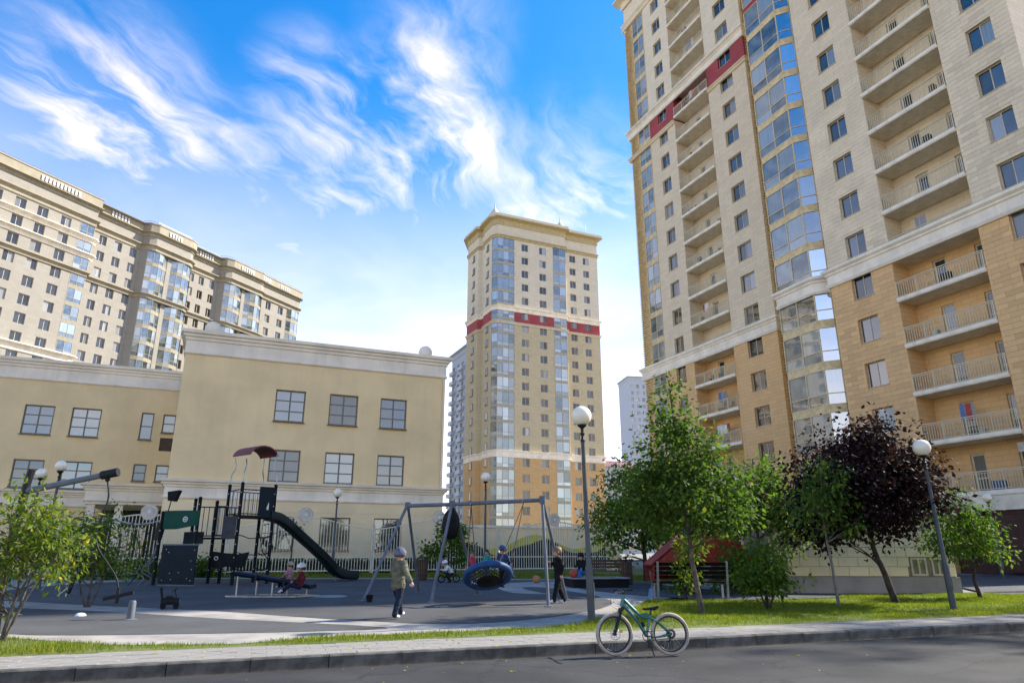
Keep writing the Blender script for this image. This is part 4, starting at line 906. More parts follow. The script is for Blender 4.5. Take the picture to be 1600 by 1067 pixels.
tree('darker green tree filling the gap behind the bench and red playhouse', 'tree', (7.4, 33.5), [(.0, 0, 1.2), (.0, 0, 3.0), (.05, 0, 5.5)], .12,
     [(7.2, 33.3, 3.2, 2.0, 1.5, 1.6), (9.2, 33.3, 2.8, 1.6, 1.4, 1.4), (6.4, 33.3, 4.4, 1.2, 1.1, .9)], 380, 15, .22, L_green, M_bark3, 19, .32, .28, .25, 40, gap=.03)
tree('willow-leaved yellow-green shrub with many stems in the left foreground', 'bush', (-7.95, 11.5), [(.1, 0, .6), (.35, .1, 1.3), (.55, .1, 2.0)], .028,
     [(-8.2, 11.6, 1.75, .75, .6, .65), (-7.5, 11.6, 1.7, .55, .55, .55), (-8.9, 11.6, 1.5, .7, .6, .7), (-7.95, 11.6, 2.25, .45, .45, .4), (-7.2, 11.6, 1.35, .3, .4, .35), (-8.7, 11.6, .7, .5, .5, .45)],
     190, 17, .12, L_yellow, M_bark, 20, .17, .13, .25, 40, name='bush', tint_bias=.02,
     stems=[[(0, 0, -.1), (.3, 0, .7), (.75, .05, 1.6)], [(.02, 0, -.1), (.2, .05, .7), (.35, .1, 1.9)], [(-.03, 0, -.1), (-.15, .05, .8), (-.25, 0, 2.1)], [(-.06, 0, -.1), (-.4, 0, .7), (-.9, 0, 1.7)], [(0, .03, -.1), (.05, .1, .9), (.02, .1, 2.3)]])
tree('dense green shrub behind the willow-leaved one, under the grey boom', 'bush', (-10.0, 17.2), [(.0, 0, .7), (.1, 0, 1.5), (.1, 0, 2.4)], .035,
     [(-9.9, 17.2, 1.9, .75, .7, .7), (-10.7, 17.2, 1.5, .8, .7, .7), (-9.4, 17.2, 1.3, .5, .5, .5), (-11.4, 17.2, 1.6, .7, .7, .8)], 200, 16, .13, L_yellow, M_bark, 21, .2, .14, .25, 30, name='bush', tint_bias=-.08,
     stems=[[(0, 0, -.1), (-.3, 0, .6), (-.6, 0, 1.6)], [(0, 0, -.1), (.25, 0, .6), (.5, 0, 1.4)]])
for i, (x, y, lab) in enumerate(((-14.9, 29.6, 'low dark green shrub at the foot of the fence left of the entrance'), (-16.9, 29.2, 'low dark green shrub furthest left along the fence'), (-13.6, 31.6, 'low dark green shrub just left of the climbing frame'))):
    tree(lab, 'bush', (x, y), [(0, 0, .3), (0, 0, .7)], .03, [(x, y, .85, .8, .6, .5), (x + .4, y, .6, .6, .5, .35)], 90, 14, .15, L_green, M_bark3, 30 + i, .26, .14, .2, 8, name='bush', group='low shrubs by the fence')
tree('small green tree standing at the fence behind the swing frame', 'tree', (-3.05, 34.4), [(0, 0, .8), (.05, 0, 1.8), (.1, 0, 3.0)], .05,
     [(-2.9, 34.4, 2.3, .7, .6, .8), (-3.7, 34.4, 1.6, .7, .6, .4), (-2.4, 34.4, 1.4, .5, .5, .5)], 130, 15, .17, L_light, M_bark3, 24, .3, .18, .25, 24, tint_bias=-.08)
tree('thin bare-stemmed tree by the fence between slide and school windows', 'tree', (-10.3, 33.4), [(0, 0, .8), (.02, 0, 1.7), (.1, 0, 2.5)], .045, [(-10.2, 33.4, 2.5, .3, .3, .3)], 10, 9, .13, L_green, M_bark3, 25, .3, .14, .25, 8)
tree('green shrub growing at the left foot of the red playhouse', 'bush', (5.55, 22.9), [(0, 0, .4), (0, 0, .9)], .03, [(5.55, 22.9, .95, .5, .4, .6), (5.3, 22.9, .6, .4, .4, .4)], 90, 14, .13, L_light, M_bark3, 51, .28, .14, .25, 10, name='bush')
tree('green shrub covering the right part of the red playhouse', 'bush', (7.1, 22.3), [(0, 0, .5), (0, 0, 1.3)], .035, [(7.1, 22.3, 1.1, .6, .5, .75), (6.7, 22.3, .7, .5, .4, .45), (7.6, 22.3, .8, .5, .4, .5)], 150, 14, .14, L_light, M_bark3, 52, .28, .15, .25, 12, name='bush')
# street trees further along the pavement, past the right edge of the photograph: they throw the dappled shade on road and playground
for i, (x, y, h) in enumerate(((16.2, 12.6, 7.0), (22.0, 16.0, 13.0), (19.0, 10.5, 10.0), (25.0, 21.0, 19.0))):
    tree(('first', 'second', 'third', 'fourth')[i] + ' leafy street tree along the pavement beyond the right edge', 'tree', (x, y), [(0, 0, h * .25), (.1, 0, h * .5), (.0, .1, h * .95)], .13,
         [(x, y, h * .66, 1.2 + h * .09, 1.2 + h * .09, h * .24), (x + .4, y + .3, h * .45, 1.2 + h * .08, 1.2 + h * .08, h * .16), (x - .3, y - .3, h * .86, .8 + h * .06, .8 + h * .06, h * .14)], int(80 + 9 * h), 10, .3, L_green, M_bark, 40 + i, .34, .26, .2, 30, gap=.15, group='street trees along the pavement')
# clipped hedge between fence and school
hg = thing('hedge', 'low clipped green hedge between the picket fence and the school wall', 'hedge', (-4.024, 40.0, 0), R(23))
g = np.random.default_rng(5); k = 11000; P = np.column_stack([g.uniform(-14, .2, k), g.uniform(-1.6, -.95, k), g.uniform(.35, 1.2, k)]); D = g.normal(size=(k, 3)); N = g.normal(size=(k, 3)) + np.array([0, -.6, .8])
obj('foliage', leaf_mesh('foliage', P, D, N, .11 * (.7 + .6 * g.random(k)), .34, np.clip(.4 + .18 * g.normal(size=k), 0, .9), L_green), None, hg)
b = MB(); b.box(-14, .2, -1.45, -1.1, .3, 1.05); obj('twigs', b, M_bark3, hg)

# grass
def inside(x, y, poly):
    c = False; j = len(poly) - 1
    for i in range(len(poly)):
        xi, yi = poly[i]; xj, yj = poly[j]
        if (yi > y) != (yj > y) and x < (xj - xi) * (y - yi) / (yj - yi) + xi: c = not c
        j = i
    return c
def grass(name, label, poly, n, hgt, seed, bare=0.0):
    g = random.Random(seed); xs = [p[0] for p in poly]; ys = [p[1] for p in poly]; pts = []
    while len(pts) < n:
        x, y = g.uniform(min(xs), max(xs)), g.uniform(min(ys), max(ys))
        if not inside(x, y, poly): continue
        q = noise.noise(Vector((x * .9, y * .9, 1.7))) + .5 * noise.noise(Vector((x * 3.1, y * 3.1, 4.2)))
        edge = min(1.0, max(0.0, (kt(x, y) - 1.33) / .55))
        if g.random() > .55 + .6 * q + .35 * edge - bare * (1 - edge): continue
        pts.append((x, y, gz(x, y), q))
    A = np.array(pts); r = np.random.default_rng(seed); k = n
    P = A[:, :3].copy(); D = r.normal(size=(k, 3)) * .45; D[:, 2] = 1.0; N = r.normal(size=(k, 3)); N[:, 2] *= .2
    size = hgt * (.45 + .9 * r.random(k)) * (1 + .5 * np.clip(A[:, 3], -.6, 1)); dry = r.random(k) < .07
    tint = np.clip(.5 + .16 * r.normal(size=k) + .25 * A[:, 3], 0, .92); tint[dry] = 1.0
    o = obj(name, leaf_mesh(name, P, D, N, size, .055, tint, L_grass), None, kind='stuff'); o['label'] = label; o['category'] = 'grass'; return o
near_poly = [p for p in ST_UP if p[0] > -9.5] + [(4.51, 20.3), (6.67, 19.9), (9.45, 21.3), (10.45, 22.4), (14.63, 23.0), (16.5, 22.6)] + [kw(a, 1.34) for a in (16, 12, 8, 4, 0, -4, -8, -9.2)]
grass('grass', 'short green grass with dry tufts on the lawn by the pavement', near_poly, 130000, .062, 3, .3)
grass('grass', 'bright strip of grass along the far side of the playground', [(-15, 31.1), (-10.2, 31.5), (-2.74, 32.0), (3, 31.4), (7, 29.4), (8, 33), (3, 37), (-12, 35)], 30000, .10, 4)

g = np.random.default_rng(77); k = 420; A_ = g.uniform(-11, 14, k); T_ = np.where(g.random(k) < .6, g.uniform(.1, 1.35, k), g.uniform(-2.6, -.03, k))
P = np.array([(*kw(a, t), (.165 if t > 0 else .004) + .004) for a, t in zip(A_, T_)]); D = g.normal(size=(k, 3)); D[:, 2] *= .12; N = np.tile([0, 0, 1.0], (k, 1)) + g.normal(size=(k, 3)) * .25
o = obj('fallen_leaves', leaf_mesh('fallen_leaves', P, D, N, .045 * (.6 + .8 * g.random(k)), .3, np.where(g.random(k) < .6, 1.0, .75), L_yellow), None, kind='stuff'); o['label'] = 'scattered dry fallen leaves on pavement and road'; o['category'] = 'leaves'
# ---------------------------------------------------------------- street lamps
M_pole = mat('lamp_pole', (.075, .085, .09), .5, .12, 3, .1, 40, spec=.25); M_steel = mat('galvanised_steel', (.36, .38, .40), .38, .10, 4, .1, 60, metal=.75)
M_black = mat('black_plastic', (.010, .010, .012), .6, .15, 4, spec=.18); M_blackm = mat('black_metal', (.013, .014, .016), .5, .1, 4, spec=.25)
def globe_mat():
    m = bpy.data.materials.new('opal_globe'); m.use_nodes = True; T = NT(m.node_tree); b = T.n['Principled BSDF']
    b.inputs['Base Color'].default_value = (.90, .81, .64, 1); b.inputs['Roughness'].default_value = .25; b.inputs['Subsurface Weight'].default_value = .6; b.inputs['Subsurface Radius'].default_value = (.3, .25, .2); b.inputs['Subsurface Scale'].default_value = .25
    return m
M_globe = globe_mat()
def lamp(x, y, zc, label, lean=(0, 0), gr=.215):
    z0 = gz(x, y); t = thing('street_lamp', label, 'lamp', (x, y, z0), 0, 'globe lamp posts'); t.rotation_euler = (lean[0], lean[1], 0); h = zc - z0
    b = MB(); b.lathe([(.075, -.05), (.075, 1.0), (.07, 1.05), (.055, 1.1), (.042, h - .75), (.04, h - .5)], 14); obj('pole', b, M_pole, t, sm=40)
    b = MB(); b.box(.072, .08, -.05, .05, .45, .75); obj('service_hatch', b, M_steel, t)
    b = MB(); b.lathe([(.05, h - .56), (.05, h - .52), (.032, h - .5), (.03, h - .42), (.05, h - .4), (.05, h - .37), (.03, h - .35), (.032, h - .27), (.10, h - .215), (.105, h - .17)], 14); obj('collar', b, M_blackm, t, sm=40)
    b = MB(); b.ball((0, 0, h), gr, 24, 16); obj('globe', b, M_globe, t, sm=80)
lamp(1.58, 14.56, 4.30, 'nearest globe lamp post, rising from the grass beside the bicycle', (0, R(-1.1)))
lamp(10.65, 17.62, 4.06, 'leaning globe lamp post right of the purple tree', (0, R(-1.4)))
lamp(22.97, 33.76, 4.0, 'small distant globe lamp post by the garage at far right')
lamp(-8.6, 34.4, 4.27, 'globe lamp post in front of the school above the slide')
lamp(-1.16, 30.6, 4.65, 'globe lamp post standing in front of the middle tower behind the swing')
lamp(-17.7, 26.0, 4.32, 'leftmost globe lamp post, behind the willow-leaved shrub', gr=.185)
lamp(-15.7, 24.0, 4.36, 'taller of the two left globe lamps, above the grey boom', gr=.185)

# ---------------------------------------------------------------- benches and bins
M_slat = mat('dark_slat', (.008, .007, .007), .8, .25, 6, .2, 60, spec=.08); M_wood = mat('brown_wood', (.10, .055, .03), .65, .3, 7, .3, 60)
def bench(x, y, rz, L, label, m, legm, n_back=4, nm='bench'):
    t = thing(nm, label, 'bench', (x, y, gz(x, y) + .02), rz, None)
    for i in range(3): q = MB(); q.box(-L / 2, L / 2, -.22 + i * .15, -.09 + i * .15, .43, .46); obj('seat_slat', q, m, t)
    for i in range(n_back): q = MB(); yy = .25 + i * .02; q.box(-L / 2, L / 2, yy, yy + .03, .54 + i * .115, .54 + i * .115 + .09); obj('back_slat', q, m, t)
    for s_ in (-1, 1):
        q = MB(); q.box(s_ * (L / 2 - .08) - .03, s_ * (L / 2 - .08) + .03, -.22, -.16, 0, .43); q.bar((s_ * (L / 2 - .08), .22, 0), (s_ * (L / 2 - .08), .33, 1.0), .06, .05); q.box(s_ * (L / 2 - .08) - .03, s_ * (L / 2 - .08) + .03, -.17, .22, .38, .43); obj('leg', q, legm, t)
    return t
bench(5.05, 20.55, R(184), 2.15, 'black slatted bench seen from behind, between the leaning tree and bush', M_slat, M_steel)
bench(3.9, 28.6, R(8), 1.7, 'brown wooden bench by the sandbox near the right bin', M_wood, M_blackm, 3)
def litter_bin(x, y, label):
    t = thing('litter_bin', label, 'bin', (x, y, gz(x, y)), R(10), 'brown litter bins'); n = 14
    b = MB(); b.lathe([(.19, .02), (.19, .08), (.17, .1), (.17, .82)], 16); obj('liner', b, M_blackm, t)
    q = MB(); q.box(-.035, .035, -.012, .012, .06, .84); st = q.mesh('stave', M_wood)
    for i in range(n): a_ = 2 * math.pi * i / n; obj('stave', st, None, t, (.2 * math.cos(a_), .2 * math.sin(a_), 0), a_ + math.pi / 2)
    b = MB(); b.torus((0, 0, .9), .19, .025, n=20, m=6); 
    for i in range(4): a_ = i * math.pi / 2; b.tube([(.17 * math.cos(a_), .17 * math.sin(a_), .8), (.17 * math.cos(a_), .17 * math.sin(a_), .9)], .012, 5)
    obj('rim', b, M_blackm, t, sm=40)
litter_bin(4.35, 27.3, 'brown wooden litter bin beside the bench right of the sandbox'); litter_bin(-3.73, 29.9, 'brown litter bin at the playground edge between the swing legs')

# ---------------------------------------------------------------- swing set
M_swing = mat('swing_grey', (.13, .145, .165), .5, .1, 3, spec=.3)
BL, BM, BR = Vector((-3.08, 20.7, 2.8)), Vector((-1.68, 19.75, 2.78)), Vector((.80, 18.6, 2.82))
sw = thing('swing_set', 'grey steel swing frame with three A-shaped legs in the playground', 'swing', (-1.4, 19.6, 0)); o0 = Vector((-1.4, 19.6, 0))
def sl(p): return tuple(Vector(p) - o0)
b = MB(); b.tube([sl(BL + (BL - BM) * .04), sl(BM), sl(BR + (BR - BM) * .03)], .055, 12); obj('beam', b, M_swing, sw, sm=50)
def gp(x, y, dz=0): return (x, y, gz(x, y) + dz)
for top, f1, f2 in ((BL, (-3.93, 19.22), (-2.9, 22.6)), (BM, (-2.09, 18.73), (-1.0, 21.5)), (BR, (.89, 17.81), (1.5, 19.92))):
    for fx in (f1, f2):
        b = MB(); b.tube([sl(gp(*fx, .0)), sl(top + Vector((0, 0, .05)))], .042, 10); obj('leg', b, M_swing, sw, sm=50)
        q = MB(); q.lathe([(.11, 0), (.11, .02), (.05, .03)], 12, sl(gp(*fx, .018))); obj('foot_plate', q, M_swing, sw)
    b = MB(); b.box(*[c for i, h_ in enumerate((.07, .07, .1)) for c in (sl(top)[i] - h_, sl(top)[i] + h_)]); obj('joint', b, M_swing, sw)
# basket swing (hangs from the frame, caught mid-swing towards the left)
bk = thing('basket_swing', 'blue padded basket swing with black net hung from the grey frame', 'swing', (-.62, 19.0, 0)); o1 = Vector((-.62, 19.0, 0))
axn = Vector((-.12, .50, .84)).normalized(); bc = Vector((-.62, 18.4, .92)); RB = .56
b = MB(); b.torus(bc - o1, RB, .085, axn, 40, 12); obj('ring', b, mat('blue_padding', (.010, .06, .19), .6, .15, 5, .2, 60), bk, sm=60)
ax_a = axn.orthogonal().normalized(); ax_b = axn.cross(ax_a); b = MB()
for i in range(-6, 7):
    h_ = math.sqrt(max(0, 1 - (i / 7) ** 2)) * RB
    for u_, v_ in ((ax_a, ax_b), (ax_b, ax_a)):
        b.tube([bc - o1 + u_ * (i / 7 * RB) + v_ * (h_ * k) - axn * (.17 * (1 - k * k) * (1 - (i / 7) ** 2)) for k in (-1, -.5, 0, .5, 1)], .011, 4)
b.lathe([(.30, 0), (.28, .012)], 20); kk = 40
for i in range(len(b.v) - kk, len(b.v)): q = b.v[i]; b.v[i] = tuple(bc - o1 - axn * .16 + ax_a * q[0] + ax_b * q[1] + axn * q[2])
obj('net', b, M_black, bk)
for fr, anchors in ((.22, (-.8, .6)), (.80, (-.6, .8))):
    hang = BM.lerp(BR, fr) - Vector((0, 0, .08))
    for s_ in (-1, 1):
        d = (BR - BM).normalized() * (1 if fr > .5 else -1); d = (d - axn * d.dot(axn)).normalized(); e = axn.cross(d); at_ = bc + (d * .8 + e * .6 * s_).normalized() * RB
        q = MB(); q.tube([hang - o1, hang.lerp(at_, .5) - o1 + Vector((0, 0, -.02)), at_ - o1], .012, 6); obj('rope', q, mat('rope_brown', (.10, .075, .055), .9), bk)
    q = MB(); q.torus(hang - o1 + Vector((0, 0, .06)), .05, .012, BR - BM, 14, 6); obj('hanger', q, M_steel, bk)
# black swing seat bundled up by the middle frame
ws_ = thing('toddler_swing', 'black moulded swing seat hitched up against the middle swing leg', 'swing', (-1.72, 19.9, 0)); q = MB()
q.ball((0, 0, 2.25), .25, 16, 12, (1.0, .8, 1.7)); q.ball((.02, -.12, 2.42), .17, 12, 8, (.9, .6, 1.5)); obj('seat', q, M_black, ws_, sm=60)
q = MB(); q.tube([(-.1, .0, 2.55), (-.12, .02, 2.8)], .012, 5); obj('chain', q, M_steel, ws_); q = MB(); q.tube([(.1, 0, 2.55), (.12, .02, 2.8)], .012, 5); obj('chain', q, M_steel, ws_)

# ---------------------------------------------------------------- climbing tower with slide
M_dk = mat('playset_post', (.007, .009, .010), .6, .15, 4, spec=.15); M_pnl = mat('playset_panel', (.007, .017, .023), .6, .12, 2, spec=.15); M_gsign = mat('playset_green', (.004, .06, .038), .6, .12, 2, spec=.15); M_grp = mat('playset_grey_panel', (.05, .055, .06), .6, spec=.2)
M_bolt = mat('bolt_cap', (.62, .62, .60), .4, metal=.3); M_can = mat('canopy_red', (.20, .035, .03), .5, .15, 2); M_rope = mat('rope_black', (.012, .012, .013), .95)
ps = thing('play_tower', 'dark green climbing tower with red curved canopy, panels and ropes', 'play equipment', (-10.4, 26.6, 0)); PO = Vector((-10.4, 26.6, 0))
def pp(p): return tuple(Vector(p) - PO)
def post(x, y, z1, r=.062):
    b = MB(); z0 = gz(x, y); b.tube([pp((x, y, z0)), pp((x, y, z1))], r, 10); b.ball(pp((x, y, z1)), r * 1.15, 10, 6); o = obj('post', b, M_dk, ps, sm=50)
    z = z0 + .5
    while z < z1 - .2: q = MB(); q.ball(pp((x, y - r, z)), .022, 8, 6); obj('bolt_cap', q, M_bolt, o); z += .46
T2, T4, T1_, T3_ = (-10.0, 25.8), (-9.1, 26.8), (-10.85, 26.75), (-9.95, 27.75)
for p in (T2, T4, T1_, T3_): post(*p, 3.92)
b = MB(); b.prism([pp((*p, 2.72)) for p in (T2, T4, T3_, T1_)], (0, 0, .07)); obj('platform', b, M_pnl, ps)
b = MB(); b.prism([pp((*p, 1.95)) for p in ((-11.35, 26.1), T2, T1_, (-12.1, 27.1))], (0, 0, .06)); obj('platform', b, M_pnl, ps)
# curved canopy on bent tubes
b = MB(); n = 10; c0 = Vector((-10.0, 26.8)); dx = Vector((.67, .74)).normalized(); dy = Vector((-.74, .67)).normalized(); outer = []; inner = []
dx, dy = Vector((.60, .80)), Vector((-.80, .60))
for i in range(n + 1):
    a_ = R(168 - 150 * i / n); rx = .64 * math.cos(a_); rz = .48 * math.sin(a_); outer.append((rx, 4.95 + rz)); inner.append((rx * .96, 4.93 + rz * .94))
pr = outer + inner[::-1]
poly = [(c0.x + dx.x * x_ - dy.x * .6, c0.y + dx.y * x_ - dy.y * .6, z_) for x_, z_ in pr]; k = len(poly)
vs_ = [pp(p) for p in poly] + [pp((p[0] + dy.x * 1.2, p[1] + dy.y * 1.2, p[2])) for p in poly]
b.add(vs_, [tuple((i, (i + 1) % k, k + (i + 1) % k, k + i)) for i in range(k)] + [(i, i + 1, k - 2 - i, k - 1 - i)[::-1] for i in range(n)] + [(k + i, k + i + 1, 2 * k - 2 - i, 2 * k - 1 - i) for i in range(n)]); obj('canopy', b, M_can, ps, sm=40)
for p, ex, ez in ((T2, -.02, 4.85), (T1_, -.02, 5.0), (T4, .05, 5.15), (T3_, .0, 5.3)):
    ctr = Vector((-9.98, 26.78)); v_ = (ctr - Vector(p)) * .18
    b = MB(); b.tube([pp(q_) for q_ in cat_rom([(*p, 3.9), (p[0], p[1], 4.3), (p[0] + v_.x * .9, p[1] + v_.y * .9, 4.6), (p[0] + v_.x * .4, p[1] + v_.y * .4, ez)], 4)], .022, 7); obj('canopy_tube', b, M_steel, ps, sm=60)
# slide hood and railings on the top platform
def panel(pts, m, th=.03, nm='panel', bolts=0, label=None):
    b = MB(); P_ = [Vector(p) for p in pts]; nrm = (P_[1] - P_[0]).cross(P_[2] - P_[0]).normalized(); b.prism([pp(p) for p in pts], nrm * th); o = obj(nm, b, m, ps, label=label)
    if bolts:
        c = sum(P_, Vector()) / len(P_)
        for p in P_: q = MB(); w_ = c.lerp(p, .86); q.ball(pp(w_ - nrm * .0 if nrm.y < 0 else w_), .028, 8, 6); obj('bolt_cap', q, M_bolt, o)
    return o
def lerp2(a, b_, t): return (a[0] + (b_[0] - a[0]) * t, a[1] + (b_[1] - a[1]) * t)
h0, h1 = lerp2(T2, T4, .52), lerp2(T2, T4, .97)
panel([(*h0, 2.74), (*h1, 2.74), (*h1, 3.86), (*h0, 3.86)], M_pnl, .04, 'slide_hood', 1)
b = MB(); c_ = lerp2(T2, T4, .78); b.prism([pp((c_[0] - .02, c_[1] - .05, 3.02)), pp((c_[0] + .08, c_[1] - .03, 3.02)), pp((c_[0] + .08, c_[1] - .03, 3.30))], (0, .02, 0)); obj('light_patch', b, M_bolt, ps)
def rail_bars(a, c, z0, z1, n):
    for z in (z0, z1): b = MB(); b.tube([pp((*a, z)), pp((*c, z))], .02, 6); obj('rail', b, M_dk, ps)
    for i in range(1, n): x_, y_ = lerp2(a, c, i / n); b = MB(); b.tube([pp((x_, y_, z0)), pp((x_, y_, z1))], .014, 6); obj('rail_bar', b, M_steel if n < 8 else M_dk, ps)
rail_bars(T2, h0, 2.85, 3.72, 5); rail_bars(T1_, T2, 2.85, 3.72, 7); rail_bars(T1_, T3_, 2.85, 3.72, 8)
# lower module on the left
Q0, Q2, Q1, Q3 = (-12.75, 25.7), (-11.3, 25.35), (-12.25, 27.1), (-11.2, 26.6)
post(*Q0, 2.86); post(*Q2, 3.35); post(*Q1, 3.42); post(*Q3, 3.3)
rail_bars(Q2, T2, 2.05, 3.05, 8); rail_bars(Q3, T1_, 2.1, 3.15, 5)
panel([(*lerp2(Q2, T2, .62), 1.95), (*lerp2(Q2, T2, .95), 1.95), (*lerp2(Q2, T2, .95), 2.75), (*lerp2(Q2, T2, .62), 2.75)], M_grp)
sg = panel([(-12.62, 25.6, 2.28), (-12.1, 25.48, 2.28), (-11.2, 25.26, 2.42), (-11.2, 25.26, 2.93), (-12.62, 25.6, 2.93)], M_gsign, .04, 'sign_board', 0)
b = MB(); b.torus(pp((-11.75, 25.36, 2.62)), .085, .022, (.23, 1, 0), 18, 6); b.ball(pp((-11.75, 25.36, 2.62)), .045, 10, 6); obj('emblem', b, M_bolt, sg, sm=50)
for dx_, dz_ in ((-.8, .25), (-.8, -.28), (.5, .25), (.5, -.12)): q = MB(); q.ball(pp((-11.75 + dx_, 25.38 - dx_ * .24, 2.62 + dz_)), .026, 8, 6); obj('bolt_cap', q, M_bolt, sg)
panel([(-12.1, 26.2, 1.78), (-11.25, 25.9, 1.78), (-11.25, 25.9, 2.2), (-12.1, 26.2, 2.2)], M_pnl)
bp = panel([(-12.45, 25.45, .42), (-11.05, 25.12, .42), (-11.05, 25.12, 1.72), (-12.45, 25.45, 1.72)], M_pnl, .04, 'panel')
for u_, v_ in ((.1, .1), (.9, .1), (.12, .9), (.92, .88), (.3, .28), (.55, .3), (.85, .6), (.35, .12), (.8, .15), (.2, .82), (.9, .38)):
    q = MB(); q.ball(pp((-12.45 + 1.4 * u_, 25.44 - .33 * u_ - .012, .42 + 1.3 * v_)), .026, 8, 6); obj('bolt_cap', q, M_bolt, bp)
b = MB(); b.tube([pp((-12.47, 25.44, 1.74)), pp((-11.03, 25.1, 1.74))], .03, 7); b.tube([pp((-12.47, 25.44, .38)), pp((-11.03, 25.1, .38))], .03, 7); obj('panel_frame', b, M_swing, bp)
panel([(-13.0, 26.0, 1.9), (-12.7, 25.75, 1.9), (-12.6, 25.75, 2.5), (-12.95, 26.0, 2.5)], M_dk, .12)
b = MB(); b.tube([pp((-12.62, 25.75, 2.8)), pp((-12.55, 25.75, 3.3))], .02, 6); obj('mast', b, M_dk, ps)
b = MB(); b.prism([pp((-12.66, 25.7, 3.3)), pp((-12.42, 25.7, 3.27)), pp((-12.28, 25.7, 3.68)), pp((-12.70, 25.7, 3.62))], (0, .25, 0)); obj('mast_bucket', b, M_dk, ps)
b = MB(); b.prism([pp(q_) for q_ in ((-10.85, 25.75, .98), (-10.5, 25.7, .92), (-10.2, 25.7, 1.0), (-9.7, 25.8, .94), (-9.55, 25.8, 1.25), (-9.5, 25.8, 1.5), (-9.9, 25.8, 1.42), (-10.3, 25.7, 1.46), (-10.8, 25.75, 1.52))], (0, .05, 0)); cpn = obj('cut_out_panel', b, M_dk, ps)
b = MB(); b.torus(pp((-10.62, 25.7, 1.28)), .06, .018, (0, 1, 0), 16, 6); obj('ring', b, mat('pale_ring', (.5, .48, .38), .6), cpn)
for a, c in ((T2, T4), (T3_, T4), (T1_, T2)):                     # sagging ropes between the posts
    for z in (.95, 1.5, 2.1):
        b = MB(); b.tube([pp((*lerp2(a, c, i / 6), z - .12 * math.sin(math.pi * i / 6) + rnd.uniform(-.02, .02))) for i in range(7)], .018, 5); obj('rope', b, M_rope, ps)
b = MB(); b.tube([pp((*T3_, 2.4)), pp((*lerp2(T3_, T4, .5), 1.5)), pp((*T4, 1.2))], .018, 5); obj('rope', b, M_rope, ps)
for k in range(3):                                                   # bent climbing tubes at the left foot
    b = MB(); b.tube([pp(q_) for q_ in cat_rom([gp(-13.2 + k * .16, 25.5 + k * .2, 0), (-13.0 + k * .16, 25.5 + k * .2, .6), (-13.35 + k * .2, 25.6, .85), (-12.9, 25.6 + k * .1, 1.1 + .25 * k), (-12.75, 25.7, 1.5 + .2 * k)], 4)], .024, 7); obj('bent_tube', b, M_swing, ps, sm=60)
b = MB(); b.tube([pp(q_) for q_ in cat_rom([(-13.3, 25.4, 1.7), (-12.95, 25.3, 1.6), (-13.1, 25.4, .9), (-13.5, 25.4, .35)], 4)], .016, 6); obj('rope', b, M_rope, ps)
# slide
sp = cat_rom([(-9.35, 26.9, 2.74), (-8.95, 27.3, 2.6), (-8.3, 27.9, 1.98), (-7.55, 28.55, 1.22), (-7.15, 28.95, .72), (-6.85, 29.25, .56), (-6.45, 29.6, .52)], 5)
b = MB(); prof = [(-.30, .24), (-.335, .25), (-.36, .20), (-.33, -.05), (-.2, -.10), (.2, -.10), (.33, -.05), (.36, .20), (.335, .25), (.30, .24), (.27, .0), (.18, -.05), (-.18, -.05), (-.27, .0)]; m_ = len(prof); vs_ = []
for i, p in enumerate(sp):
    d = (sp[min(i + 1, len(sp) - 1)] - sp[max(i - 1, 0)]); d.z = 0; d.normalize(); sd_ = Vector((d.y, -d.x, 0))
    vs_ += [pp(p + sd_ * u_ + Vector((0, 0, v_))) for u_, v_ in prof]
b.add(vs_, [(i * m_ + a, i * m_ + (a + 1) % m_, (i + 1) * m_ + (a + 1) % m_, (i + 1) * m_ + a) for i in range(len(sp) - 1) for a in range(m_)] + [tuple(range(m_))[::-1], tuple(range((len(sp) - 1) * m_, len(sp) * m_))]); obj('slide_chute', b, mat('slide_green', (.006, .014, .014), .45, .12, 2, spec=.22), ps, sm=40)
for t_ in (.72, .93):
    p = sp[int(t_ * (len(sp) - 1))]; b = MB(); b.tube([pp((p.x, p.y, gz(p.x, p.y))), pp((p.x, p.y, p.z - .1))], .03, 7); obj('slide_leg', b, M_swing, ps)
b = MB(); e_ = sp[-1]; b.torus(pp((e_.x, e_.y, .45)), .22, .02, (.7, .7, 0), 20, 6); obj('slide_end_hoop', b, M_swing, ps)

# ---------------------------------------------------------------- hanging boom at left, rope frame, spinner bench
bo = thing('rope_boom', 'grey slanting boom with a hanging rope and cross handle at left', 'play equipment', (-10.3, 14.6, gz(-10.3, 14.6)))
z0 = gz(-10.3, 14.6)
b = MB(); b.tube([(0, 0, -.05), (.03, 0, 1.4), (.1, 0, 2.62)], [.09, .085, .08], 12); b.tube([(.08, 0, 2.5), (.14, 0, 2.95)], .075, 10); obj('post', b, M_blackm, bo, sm=50)
b = MB(); b.tube([(.1, 0, 2.50), (1.0, 0, 2.69), (1.9, 0, 2.88)], [.066, .063, .06], 12); obj('arm', b, M_swing, bo, sm=50)
b = MB(); b.tube([(1.64, 0, 2.825), (1.98, 0, 2.897)], .09, 12); b.ball((1.78, 0, 2.74), .05, 10, 8); obj('arm_end', b, M_blackm, bo, sm=50)
rp = cat_rom([(1.78, 0, 2.72), (1.86, 0, 2.4), (1.82, 0, 2.05), (1.74, 0, 1.75), (1.80, 0, 1.4), (2.08, 0, 1.05), (2.3, 0, .78), (2.38, 0, .55)], 5)
b = MB(); b.tube(rp, .018, 7); obj('rope', b, M_blackm, bo, sm=60)
b = MB(); b.bar((2.12, -.02, .38), (2.66, .06, .50), .06, .07); b.tube([(2.38, 0, .3), (2.38, 0, .6)], .035, 8); obj('cross_handle', b, M_blackm, bo)
